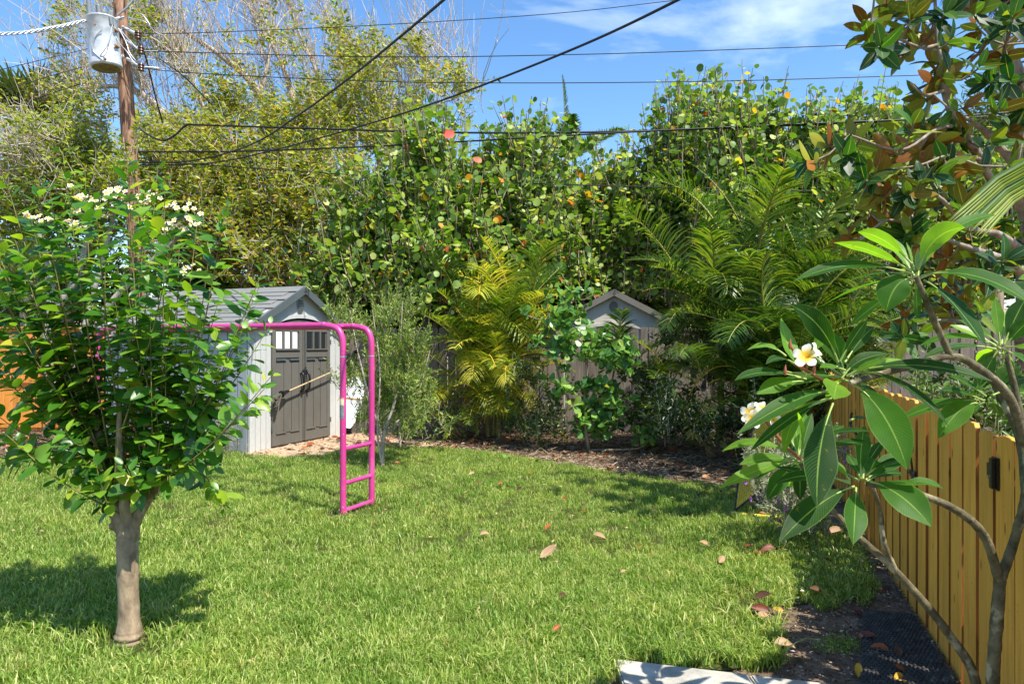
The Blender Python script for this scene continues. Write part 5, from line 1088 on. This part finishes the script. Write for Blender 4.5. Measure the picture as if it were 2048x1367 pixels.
# ---------------- magnolia
mag_b = bark('magnolia_bark', (112, 98, 84), (168, 154, 138), 16)
mg_l = leafm('magnolia_leaf', [(0, (16, 52, 22)), (.5, (28, 74, 30)), (.85, (60, 104, 36)), (1, (128, 140, 36))], .25, .46, .35, back=[(0, (136, 78, 30)), (.35, (158, 100, 38)), (.6, (128, 122, 42)), (1, (168, 164, 62))], veins=2, tboost=2.6, rib=(150, 160, 70))
mg = thing('magnolia_tree', 'magnolia with glossy dark leaves rusty underneath, upper right beyond the fence', 'tree', P(2110, 1043, 6))
ml = [[(2110, 1043, 6, .11), (2095, 700, 6, .10), (2068, 480, 6, .085), (2040, 400, 6, .06), (1985, 362, 5.8, .034), (1962, 318, 5.7, .034), (1915, 250, 5.6, .036), (1892, 185, 5.5, .032), (1886, 130, 5.5, .026), (1875, 90, 5.5, .016), (1870, 0, 5.5, .012)],
      [(2060, 440, 6, .06), (2030, 335, 6, .04), (1985, 280, 6, .03), (1940, 240, 5.8, .016), (1905, 232, 5.6, .01)], [(2085, 520, 6, .06), (2070, 280, 6.2, .06), (2030, 130, 6.3, .056), (1990, 66, 6.3, .05), (1950, 22, 6.3, .04), (1910, -30, 6.3, .03)],
      [(2068, 520, 6, .04), (2000, 470, 5.6, .03), (1935, 455, 5.4, .02), (1885, 400, 5.2, .016), (1840, 378, 5.2, .01), (1795, 370, 5.2, .007)], [(2068, 560, 6, .05), (2010, 520, 5.6, .034), (1950, 500, 5.4, .026), (1870, 470, 5.4, .014), (1780, 440, 5.4, .01), (1720, 480, 5.4, .007)],
      [(1875, 90, 5.5, .014), (1840, 95, 5.4, .012), (1780, 70, 5.3, .009), (1740, 62, 5.3, .006)], [(1892, 180, 5.5, .016), (1850, 190, 5.4, .01), (1820, 165, 5.4, .007)], [(1915, 250, 5.6, .018), (1870, 260, 5.3, .012), (1800, 300, 5.2, .01), (1700, 270, 5.2, .007)], [(1962, 318, 5.7, .016), (1900, 310, 5.3, .011), (1840, 330, 5.2, .008), (1770, 340, 5.2, .006)],
      [(2030, 335, 6, .03), (2050, 200, 5.8, .02), (2020, 140, 5.6, .012), (2010, 90, 5.6, .008)], [(2070, 600, 6, .03), (1960, 640, 5.7, .02), (1880, 640, 5.6, .012), (1820, 650, 5.6, .007)]]
an = []
for L2 in ml: _, a = limb(mg, mag_b, L2, 'branch' if L2[0][1] != 1043 else 'trunk', 9, .04); an.append(a[len(a)//3:, :3])
an = np.vstack(an)
cz8 = [(1000, 60), (900, 110), (1180, 60), (930, 190), (1110, 170), (1000, 240), (1250, 200), (1080, 300), (1350, 40), (1490, 100), (1400, 200), (1460, 260), (1240, 440), (1200, 530), (1180, 640), (1380, 400), (1530, 450), (1650, 280), (1700, 420), (1480, 580), (1670, 570), (1740, 600), (640, 780), (560, 870), (830, 740), (800, 850), (1000, 780), (1070, 720), (1160, 680), (950, 900), (1000, 1000), (1060, 940), (1220, 830), (1320, 850), (1440, 900), (1330, 950), (940, 1050), (1150, 1090), (1330, 1090), (1480, 1080), (1180, 1270), (780, 1280), (1100, 1230), (1000, 20), (1100, 20), (1560, 20), (1640, 130), (1300, 330), (1720, 60), (1620, 760), (1740, 880), (1400, 1180), (1290, 730), (1560, 330), (1130, 830), (870, 960), (1230, 960)]
cc_ = [(1400+x/2.735, y/2.735) for x, y in cz8]+[(1400+x/2.628, 380+y/2.628) for x, y in ((1080, 20), (1060, 240), (1260, 340), (1400, 350), (1640, 350), (1560, 420), (1080, 620), (1060, 750), (1180, 740), (1400, 520), (1600, 200), (1300, 600), (1500, 620))]
cc_ += [(rng.uniform(1700, 1960), rng.uniform(250, 420)) for _ in range(10)]
cc_ += [(1815, 480), (1900, 560), (1990, 560), (2040, 500), (2020, 30), (1990, 200), (2045, 250)]
off = [(2150+rng.uniform(0, 500), rng.uniform(-500, 500)) for _ in range(46)]+[(rng.uniform(1700, 2150), rng.uniform(-420, -40)) for _ in range(24)]
mpos = []; md = []; mn = []; mtw = []
for i, (x, y) in enumerate(cc_+off):
    z = rng.uniform(5.0, 6.0); c = P(x, y, z); nb = an[np.argmin(((an-c)**2).sum(1))]; ax = c-nb; ax = ax/(np.linalg.norm(ax)+1e-6)+np.array([0, -.1, .6]); ax /= np.linalg.norm(ax); c = c-ax*.05
    mtw.append(np.stack([nb, nb*.5+c*.5+[0, 0, -.05], c-ax*.04, c])); u = np.cross(ax, [.2, 1, .1]); u /= np.linalg.norm(u); v2 = np.cross(ax, u)
    k = rng.integers(7, 11)
    for j in range(k):
        a = j*2.4+i; e = rng.uniform(-.35, .9) if j > 2 else rng.uniform(.8, 1.8); D = math.cos(a)*u+math.sin(a)*v2+ax*e+[0, 0, -.15]
        mpos.append(c-ax*.012*j); md.append(D); mn.append(ax+rng.normal(size=3)*.35-D*.2)
twigs(mg, mag_b, np.array(mtw), .010, .006, 5)
leaves(mg, [tmpl('ellip', .20, .088, .14, .10), tmpl('ellip', .19, .08, .3, .25), tmpl('ellip', .18, .085, .1, -.08)], mg_l, np.array(mpos), np.array(md), np.array(mn), rng.uniform(.8, 1.2, len(mpos)), 300)
# uv for veins on the templates
for me in bpy.data.meshes:
    if mg_l.name in [m.name for m in me.materials if m] and not me.uv_layers:
        n_v = len(me.vertices); us = np.tile(np.array([-1, 0, 1.]), n_v//3); vs2 = np.tile(np.repeat([0, .14, .3, .48, .68, .86, 1.0], 3), n_v//21)
        uvl = me.uv_layers.new(name='UVMap'); li = np.zeros(len(me.loops), int); me.loops.foreach_get('vertex_index', li); uvl.data.foreach_set('uv', np.stack([us[li], vs2[li]], 1).ravel().astype(np.float32))
# ---------------- right hand palm
rp = thing('palm_tree', 'palm with rough trunk and stiff pleated yellow-green frond at the right edge', 'palm', P(2066, 970, 7.6))
limb(rp, bark('palm_bark', (96, 82, 66), (156, 138, 116), 30, (1, 1, 1.2), 1.0), [(2070, 972, 7.6, .22), (2070, 760, 7.6, .20), (2074, 500, 7.6, .18), (2092, 200, 7.6, .17), (2110, -50, 7.6, .16)], 'trunk', 18, .05)
mb = MB(); V = []; Fc = []
for i in range(17):
    f = i/25*.8; b0 = P(2090-10*f, 300+130*f, 4.75+.15*f); tpx = (1888+f*150, 448+70*f**1.5+rng.normal()*3); t0 = P(*tpx, 4.3+.3*f); mm = (b0+t0)/2+[0, 0, .06]
    wv = np.cross(t0-b0, [0, .25, 1]); wv /= np.linalg.norm(wv); wv2 = np.cross(wv, t0-b0); wv2 /= np.linalg.norm(wv2); wd = .034; b = len(V); tw = wv*.35+wv2*.9
    for c, k_ in ((b0, .6), (mm, 1.0), (mm*.4+t0*.6, .7), (t0, .05)): V += [c-tw*wd*k_/2, c, c+tw*wd*k_/2]; V[-2] = V[-2]+wv*.008
    for r_ in range(3):
        for s_ in range(2): a = b+r_*3+s_; Fc.append([a, a+1, a+4, a+3])
cof = leafm('coco_frond', [(0, (66, 98, 22)), (.5, (100, 130, 30)), (1, (150, 156, 44))], .4, .4, .4)
mb.add(V, Fc, 0, np.repeat(rng.random(17), 12)); mb.tube([P(2100, 240, 4.9), P(2095, 300, 4.75), P(2085, 440, 4.9), P(2110, 560, 5.2)], .014, 6, 1); mb.obj('frond', [cof, ry], rp, True)
dk = leafm('dark_thatch', [(0, (40, 34, 26)), (1, (72, 60, 44))], .15, .6, .2); thm = frond_mesh('dead_frond', 1.0, 70, .22, 1.2, 1.9, dk, dk, -.9, .9, .016, .06)
for x, y, az, s_ in ((2120, -10, 1.45, 1.15), (2130, 25, 1.6, 1.1), (2100, -40, 1.35, 1.2), (2140, 5, 1.75, 1.0), (2110, 15, 1.5, .9)): put_frond(rp, [thm], P(x, y, 6.8), az, -.1, s_, 0, 'dead_frond')
st = thing('shade_tree', 'dark needle-leaved tree filling the gap behind the magnolia branches', 'tree', P(1990, 815, 17)); limb(st, b_grape, [(1995, 815, 17, .2), (1990, 500, 17, .15), (1985, 260, 17, .05)], 'trunk', 8)
C = in_poly_clumps([(1990, 250, 50, 60), (1960, 320, 60, 80), (2030, 300, 60, 70), (1980, 400, 80, 90), (2060, 380, 80, 60), (1930, 420, 50, 40)], 17, 1.5); Pp, pos, d = shoots(C, .7, (0, 0, .6), .7, 22, K=3, out=.7, along=.8); leaves(st, [tmpl('quad', .22, .03)], far_l, pos, d, rnd_dir(len(pos)), rng.uniform(.8, 1.3, len(pos)), 0)

# ---------------- yellow net and pole on the grass
yel = plain('yellow_tube', (214, 190, 60), .45, nscale=20, namt=.1); ynet = plain('yellow_net', (206, 176, 40), .7); navy = plain('navy_binding', (28, 30, 52), .7)
nt = thing('sports_net', 'yellow mesh net with dark binding and a yellow pole lying on the grass', 'net', G(1470, 1030))
q = MB(); a = G(1462, 1032); b = G(1662, 1050); q.tube([a+[0, 0, .03], a*.5+b*.5+[0, 0, .025], b+[0, 0, .03]], .017, 8); q.obj('pole', yel, nt, True)
cA, cB, cC, cD = P(1470, 1020, 6.25), P(1540, 965, 6.15), P(1600, 800, 6.4), P(1520, 830, 6.6)
def net(u, v):
    p = (cA*(1-u)+cB*u)*(1-v)+(cD*(1-u)+cC*u)*v; return p+np.array([.05*math.sin(v*3.1)*(1-u)*-1, .07*math.sin(u*3.1)*math.sin(v*3.1), 0])
q = MB()
for i in range(46):
    v = i/45; q.tube([net(u, v) for u in np.linspace(0, 1, 6)], .0042, 4, 0, False)
for i in range(16):
    u = i/15; q.tube([net(u, v) for v in np.linspace(0, 1, 8)], .0030, 4, 0, False)
q.obj('mesh', ynet, nt, kind='stuff')
for pts in ([net(0, v) for v in np.linspace(0, 1, 8)], [net(u, 0) for u in np.linspace(0, 1, 5)]): q = MB(); q.tube(pts, .008, 6); q.obj('binding', navy, nt, True)
q = MB(); q.tube([net(1, 0)-[0, 0, .3], net(1, .5), net(1, 1)], .013, 8); q.obj('pole', yel, nt, True)
# hose on the fence
hs_ = smooth_path([onf(1716, 826, .05), onf(1722, 850, .08), onf(1738, 880, .06), onf(1752, 905, .06), onf(1762, 960, .05)], 5); q = MB(); q.tube(hs_, .011, 6); o = q.obj('strap', wirem, None, True); tag(o, 'thin black strap hanging against the yellow fence behind the plumeria leaves', 'strap')

# ================================================================ GRASS
def inpoly(px, py_, poly):
    r = np.zeros(len(px), bool); j = len(poly)-1
    for i in range(len(poly)):
        xi, yi = poly[i]; xj, yj = poly[j]
        c = ((yi > py_) != (yj > py_)) & (px < (xj-xi)*(py_-yi)/(yj-yi+1e-12)+xi); r ^= c; j = i
    return r
gm = leafm('grass_blade', [(0, (84, 112, 38)), (.35, (116, 146, 56)), (.7, (148, 172, 80)), (.88, (178, 190, 110)), (1, (208, 200, 146))], .36, .5, .3, tboost=1.5, patch=.8)
def tuft(nb, rad, h, wdt, lean):
    mb = MB(); V = []; Fc = []; var = []
    for i in range(nb):
        a = rng.random()*6.28; r_ = rad*math.sqrt(rng.random()); b0 = np.array([math.cos(a)*r_, math.sin(a)*r_, 0]); hh = h*rng.uniform(.5, 1.15); az = rng.random()*6.28; ln = lean*rng.uniform(.2, 1.2); D = np.array([math.cos(az), math.sin(az), 0]); wv = np.array([-D[1], D[0], 0])*wdt*rng.uniform(.7, 1.2)/2
        tw = rng.normal()*.5; wv = np.array([wv[0]*math.cos(tw)-wv[1]*math.sin(tw), wv[0]*math.sin(tw)+wv[1]*math.cos(tw), 0]); b = len(V)
        for s in (0, .4, .75): c = b0+D*ln*hh*s*s+np.array([0, 0, hh*(s-.25*ln*s*s)]); V += [c-wv*(1-s*.35), c+wv*(1-s*.35)]
        V.append(b0+D*ln*hh+np.array([0, 0, hh*(1-.42*ln)])); Fc += [[b, b+1, b+3], [b, b+3, b+2], [b+2, b+3, b+5], [b+2, b+5, b+4], [b+4, b+5, b+6]]; var += [rng.random()**1.3]*7
    mb.add(V, Fc, 0, np.array(var)); return mb.mesh('grass_tuft', gm, False)
def scatter(name, meshes, pts, rot, scl, kind='stuff'):
    coll = bpy.data.collections.new(name+'_pieces')
    for i, m in enumerate(meshes): coll.objects.link(bpy.data.objects.new(name+'_piece', m))
    me = bpy.data.meshes.new(name); me.vertices.add(len(pts)); me.vertices.foreach_set('co', pts.astype(np.float32).ravel())
    a = me.attributes.new('rot', 'FLOAT_VECTOR', 'POINT'); a.data.foreach_set('vector', rot.astype(np.float32).ravel())
    a = me.attributes.new('scl', 'FLOAT_VECTOR', 'POINT'); a.data.foreach_set('vector', scl.astype(np.float32).ravel())
    o = put(name, me, kind=kind); g = bpy.data.node_groups.new(name, 'GeometryNodeTree')
    g.interface.new_socket('Geometry', in_out='INPUT', socket_type='NodeSocketGeometry'); g.interface.new_socket('Geometry', in_out='OUTPUT', socket_type='NodeSocketGeometry')
    N = g.nodes; gi = N.new('NodeGroupInput'); go = N.new('NodeGroupOutput'); ip = N.new('GeometryNodeInstanceOnPoints'); ci = N.new('GeometryNodeCollectionInfo'); mp_ = N.new('GeometryNodeMeshToPoints')
    ci.inputs['Collection'].default_value = coll; ci.inputs['Separate Children'].default_value = True; ci.inputs['Reset Children'].default_value = True
    na = N.new('GeometryNodeInputNamedAttribute'); na.data_type = 'FLOAT_VECTOR'; na.inputs['Name'].default_value = 'rot'; nb = N.new('GeometryNodeInputNamedAttribute'); nb.data_type = 'FLOAT_VECTOR'; nb.inputs['Name'].default_value = 'scl'
    l = g.links; l.new(gi.outputs[0], mp_.inputs[0]); l.new(mp_.outputs[0], ip.inputs['Points']); l.new(ci.outputs[0], ip.inputs['Instance']); ip.inputs['Pick Instance'].default_value = True
    l.new(na.outputs['Attribute'], ip.inputs['Rotation']); l.new(nb.outputs['Attribute'], ip.inputs['Scale']); l.new(ip.outputs[0], go.inputs[0])
    md_ = o.modifiers.new('scatter', 'NODES'); md_.node_group = g; return o
def vnoise(x, y, s, seed):
    r = np.random.default_rng(seed); tot = 0
    for k in range(5): a, b, c = r.uniform(-1, 1, 2).tolist()+[r.uniform(0, 6.28)]; tot = tot+np.sin((x*a+y*b)*s*(1+k*.7)+c)
    return tot/5
def sample(n, poly, zmin, zmax):
    Z = np.sqrt(rng.uniform(zmin**2, zmax**2, n)); X = rng.uniform(-.93, .93, n)*Z+rng.uniform(-.6, .6, n)
    k = inpoly(X, Z, poly); return X[k], Z[k]
tf = [tuft(30, .07, .074, .0056, .7) for _ in range(10)]
X, Z = sample(27000, LAWN, 2.0, 10.4); Xb, Zb_ = sample(9000, LAWN, 2.2, 5.0); X = np.r_[X, Xb]; Z = np.r_[Z, Zb_]
ed = vnoise(X, Z, 4, 5); keep = rng.random(len(X)) < np.clip(.86+.5*ed, .25, 1); X = X[keep]; Z = Z[keep]
for fx, fz in ((-1.545, 6.22), (-1.35, 6.62), (-1.45, 6.42), (-4.62, 7.62), (-4.43, 8.02)):
    k = rng.random(len(X)) < np.clip((np.hypot(X-fx, Z-fz)-.04)/.2, .25, 1); X = X[k]; Z = Z[k]
dT = np.hypot(X-cg[0], Z-cg[1]); k = rng.random(len(X)) < np.clip((dT-.10)/.35, .12, 1); X = X[k]; Z = Z[k]
# thinner towards the bare soil on the right
dR = np.hypot((X-1.55)/.45, (Z-3.75)/.5); k = rng.random(len(X)) < np.clip(dR-.55, .25, 1); X = X[k]; Z = Z[k]
n = len(X); sz = (.95+.28*vnoise(X, Z, 2.3, 9)+rng.normal(size=n)*.12)*np.interp(Z, [3, 6, 10], [1.05, .9, .85])
scatter('grass', tf, np.stack([X, Z, np.full(n, -.006)], 1), np.stack([rng.normal(size=n)*.12, rng.normal(size=n)*.12, rng.random(n)*6.28], 1), np.stack([np.clip(sz, .5, 2)]*3, 1))
# longer loose blades in the shade at right and along the slab
tl = [tuft(18, .05, .14, .0075, 1.1) for _ in range(5)]
pl_ = [G(1400+rng.uniform(0, 330), 1030+rng.uniform(0, 190)) for _ in range(190)]+[G(rng.uniform(1380, 1560), rng.uniform(1230, 1330)) for _ in range(46)]+[G(rng.uniform(1150, 1235), rng.uniform(1300, 1367)) for _ in range(12)]+[G(rng.uniform(1640, 1745), rng.uniform(1100, 1190)) for _ in range(30)]
pl_ += [G(rng.uniform(540, 1500), 0) if False else G(x, np.interp(x, [480, 560, 700, 900, 1000, 1200, 1400, 1480], [904, 914, 896, 897, 908, 942, 966, 984])+rng.uniform(0, 6)) for x in rng.uniform(480, 1480, 60)]
pl_ = np.array(pl_); n = len(pl_); scatter('tall_grass', tl, pl_, np.stack([rng.normal(size=n)*.1, rng.normal(size=n)*.1, rng.random(n)*6.28], 1), np.stack([rng.uniform(.45, 1.0, n)*np.interp(pl_[:, 1], [3, 8], [1, .7])]*3, 1))
# small moss patch and weeds
wm = leafm('weed_leaf', [(0, (90, 130, 40)), (1, (136, 168, 66))], .35)
def weed(x, y, n_, L, lb, nm='weed'):
    g = G(x, y); w_ = thing(nm, lb, 'weed', g); a = rng.random(n_)*6.28; d_ = np.stack([np.cos(a), np.sin(a), rng.uniform(.3, 1.6, n_)], 1)
    pos_ = g+d_*.012*rng.random((n_, 1)); leaves(w_, [tmpl('ellip', L, L*.42, .15, .3)], wm, pos_, d_, np.tile([0, 0, 1.], (n_, 1))+rng.normal(size=(n_, 3))*.2, rng.uniform(.6, 1.1, n_), n_)
weed(80, 1262, 12, .11, 'broad leaved weed clump in the shaded grass left of the tree trunk'); weed(190, 1258, 10, .10, 'smaller broad leaved weed close to the tree trunk on its left side'); weed(135, 1270, 7, .09, 'pale broad leaved weed between two others left of the trunk'); weed(1010, 918, 10, .10, 'green weed at the mulch edge below the yellow palm'); weed(1070, 925, 12, .10, 'leafy weed at the mulch edge in front of the round leaved shrub'); weed(985, 900, 8, .10, 'weed in the mulch under the yellow palm stems')

# ================================================================ LITTER
chipm = leafm('mulch_chip', [(0, (50, 38, 30)), (.4, (88, 68, 52)), (.65, (116, 86, 62)), (.8, (150, 132, 112)), (1, (190, 178, 160))], .05, .8, .2)
def flakes(name, mat, X, Z, L0, L1, asp, z=.01, tp=None, tilt=.35):
    n = len(X); a = rng.random(n)*6.28; d_ = np.stack([np.cos(a), np.sin(a), rng.normal(size=n)*tilt*.5], 1); nv = rng.normal(size=(n, 3))*tilt; nv[:, 2] += 1
    q = MB(); cloud(q, tp or tmpl('quad', 1, asp, .2, .05), np.stack([X, Z, rng.uniform(.003, z, n)], 1), frames(d_, nv), rng.uniform(L0, L1, n), rng.random(n)); return q.obj(name, mat, None, True, kind='stuff')
bx, bz = sample(90000, BED, 6.5, 12.4); kk = ~((bx < -1.2) & (bx > -4.2) & (rng.random(len(bx)) < .85)); bx = bx[kk]; bz = bz[kk]; flakes('mulch_chips', chipm, bx, bz, .02, .075, .3, .035)
X2, Z2 = sample(16000, BED, 6.8, 12.0); k = X2 > -.3; flakes('palm_debris', leafm('debris', [(0, (120, 104, 84)), (1, (206, 192, 170))], .05, .8, .2), X2[k][:4200], Z2[k][:4200], .08, .26, .04, .05)
lit = leafm('leaf_litter', [(0, (96, 52, 32)), (.4, (150, 82, 46)), (.7, (176, 110, 70)), (1, (186, 150, 116))], .1, .55, .3)
k = rng.choice(len(X2), 420); flakes('leaf_litter', lit, X2[k], Z2[k], .08, .17, .6, .05, tmpl('ellip', 1, .5, .25, .1))
SOIL = [tuple(G(*p)[:2]) for p in [(1500, 1216), (1560, 1205), (1700, 1120), (1712, 1060), (1740, 1080), (1960, 1367), (1560, 1367), (1545, 1320), (1570, 1290)]]
X3, Z3 = sample(60000, SOIL, 2.8, 6); flakes('soil_crumbs', chipm, X3[:3800], Z3[:3800], .008, .03, .45, .016)
X4, Z4 = sample(30000, LAWN, 3.1, 9.5); k = rng.choice(len(X4), 700); flakes('dry_bits', leafm('thatch', [(0, (170, 140, 96)), (1, (206, 184, 140))], .1, .7), X4[k], Z4[k], .02, .05, .3, .05)
# moss
mt = [tuft(40, .05, .018, .003, 1.0) for _ in range(3)]; mp2 = np.array([G(x, y) for x, y in zip(rng.normal(1678, 24, 60), rng.normal(1288, 9, 60))]); n = 60
scatter('moss', mt, mp2, np.stack([np.zeros(n)]*2+[rng.random(n)*6.28], 1), np.ones((n, 3))*.9)
# fallen leaves, each a thing
def lmat(nm, c): return leafm(nm, [(0, tuple(int(x*.85) for x in c)), (1, c)], .15, .5, .35, veins=2, rib=tuple(min(255, int(x*1.25)) for x in c))
LM = {'tan': lmat('tan_leaf', (188, 150, 116)), 'orange': lmat('orange_leaf', (160, 88, 44)), 'red': lmat('red_leaf', (122, 62, 42)), 'brown': lmat('brown_leaf', (100, 68, 48)), 'yellow': lmat('yellow_leaf', (206, 160, 50)), 'pale': lmat('pale_leaf', (226, 222, 214))}
FLV = [(1080, 1130, .16, 'tan', 'large curled tan dry leaf in the middle of the lawn'), (1090, 1072, .11, 'orange', 'orange-brown curled leaf above the big tan leaf on the lawn'), (960, 1082, .09, 'tan', 'small pale tan leaf standing in the grass left of the big tan one'), (1185, 1082, .12, 'tan', 'wide tan leaf on the lawn right of the orange curled leaf'),
       (838, 1022, .07, 'red', 'small red-brown leaf on the lawn right of the pink ladder foot'), (1123, 1008, .07, 'orange', 'bright orange leaf at the edge of the far lawn shadow'), (1165, 1018, .08, 'brown', 'dark brown leaf inside the edge of the far lawn shadow'), (1167, 1036, .06, 'orange', 'thin orange leaf just below the dark brown leaf'), (938, 958, .08, 'tan', None), (965, 976, .08, 'brown', None), (1006, 975, .09, 'orange', None), (1032, 990, .08, 'brown', None), (897, 985, .09, 'tan', None), (1277, 1107, .08, 'tan', None), (1218, 1026, .05, 'brown', None), (1192, 963, .06, 'brown', None), (1065, 955, .07, 'orange', None), (868, 960, .05, 'tan', None), (1133, 1210, .07, 'brown', None), (1105, 1280, .06, 'orange', None),
       (790, 934, .08, 'orange', None), (828, 919, .08, 'red', None), (1548, 1112, .14, 'red', 'large reddish curled leaf in the dappled grass below the yellow net'), (1512, 1120, .10, 'orange', 'orange leaf beside the large reddish one in the dappled grass'), (1486, 1106, .07, 'orange', None), (1418, 1105, .10, 'tan', None), (1436, 1140, .10, 'tan', None), (1652, 1080, .15, 'tan', 'long tan leaf near the foot of the leaning plumeria stem'), (1560, 1060, .12, 'brown', None), (1500, 1015, .10, 'red', None), (1440, 995, .08, 'brown', None), (1640, 1135, .07, 'red', None), (1530, 1040, .07, 'orange', None), (1580, 1065, .07, 'tan', None),
       (1505, 1215, .12, 'brown', None), (1540, 1224, .14, 'red', None), (1568, 1222, .09, 'yellow', None), (1641, 1200, .10, 'brown', None), (1700, 1218, .12, 'red', None), (1690, 1200, .10, 'brown', None), (1767, 1180, .06, 'orange', None), (1704, 1272, .13, 'red', 'round rusty red leaf on the bare soil beside the rubber mat'), (1722, 1287, .10, 'tan', 'tan leaf overlapping the round rusty leaf at the mat edge'), (1775, 1306, .11, 'orange', 'narrow orange leaf lying on the black rubber mat'), (1808, 1346, .08, 'orange', 'short orange leaf on the lower part of the black mat'), (1782, 1364, .11, 'yellow', 'yellow leaf at the very bottom of the black mat'), (1545, 1305, .12, 'tan', None), (1535, 1250, .10, 'tan', None), (1712, 1350, .08, 'yellow', None), (1605, 1310, .04, 'pale', None), (1790, 1318, .09, 'brown', None), (1330, 905, .12, 'orange', None), (1195, 915, .14, 'orange', None), (1155, 912, .13, 'orange', None), (1262, 945, .09, 'brown', None), (1360, 938, .12, 'red', None), (1040, 912, .10, 'orange', None), (85, 925, .05, 'pale', 'white fallen blossom on the lawn at far left'), (1598, 1198, .03, 'pale', None), (1240, 1160, .05, 'tan', None), (700, 1040, .04, 'pale', None)]
used = set()
for x, y, L, cname, lb in FLV:
    L *= .85; g = G(x, y); tp = tmpl('ellip', L, L*.5, rng.uniform(.5, 1.3), rng.uniform(-.5, .5)); q = MB(); q.add(*tp); me = q.mesh('fallen_leaf', LM[cname], True)
    k = len(me.vertices); uvl = me.uv_layers.new(name='UVMap'); li = np.zeros(len(me.loops), int); me.loops.foreach_get('vertex_index', li); UVc = np.stack([np.tile([-1, 0, 1.], k//3), np.repeat([0, .14, .3, .48, .68, .86, 1.0], 3)], 1); uvl.data.foreach_set('uv', UVc[li].ravel().astype(np.float32))
    a = rng.random()*6.28; soil = inpoly(np.array([g[0]]), np.array([g[1]]), LAWN)[0]; hz = .080 if soil else .02
    if 1740 < x < 1900 and y > 1290: hz = .04
    d_ = np.array([[math.cos(a), math.sin(a)*.7, .15]]); nv = np.array([[rng.normal()*.3, -.55, 1]]); o = put('fallen_leaf', me, None, M4(frames(d_, nv)[0], g+[0, -.02, hz-.02]))
    base_l = {'tan': 'tan dry leaf fallen', 'orange': 'orange-brown dry leaf fallen', 'red': 'rusty red dry leaf fallen', 'brown': 'dark brown dry leaf fallen', 'yellow': 'yellowed leaf fallen', 'pale': 'small white petal fallen'}[cname]
    where = ' in the lawn grass' if soil else (' in the mulch bed' if y < 960 else ' on the bare soil by the gate')
    if not lb:
        A_ = [(1080, 1130, 'the large tan leaf'), (715, 1020, 'the pink ladder foot'), (1470, 1030, 'the yellow net'), (1720, 1300, 'the rubber mat'), (1400, 1345, 'the walkway slab'), (1655, 1040, 'the leaning plumeria stem'), (985, 900, 'the yellow palm'), (1180, 910, 'the round leaved shrub'), (1400, 960, 'the tall palm clump'), (1165, 1025, 'the two leaves in far shadow'), (257, 1280, 'the myrtle trunk'), (1560, 1210, 'the bare soil corner')]
        for ax_, ay_, an_ in sorted(A_, key=lambda q_: math.hypot(q_[0]-x, (q_[1]-y)*1.6)):
            dx, dy = x-ax_, y-ay_; wd_ = 'right of' if dx > abs(dy) else 'left of' if -dx > abs(dy) else 'in front of' if dy > 0 else 'behind'
            lb = base_l.replace(' fallen', '')+(' in the grass ' if soil else ' lying ')+wd_+' '+an_
            if lb not in used: break
    used.add(lb); tag(o, lb, 'leaf', 'fallen leaves on the ground')
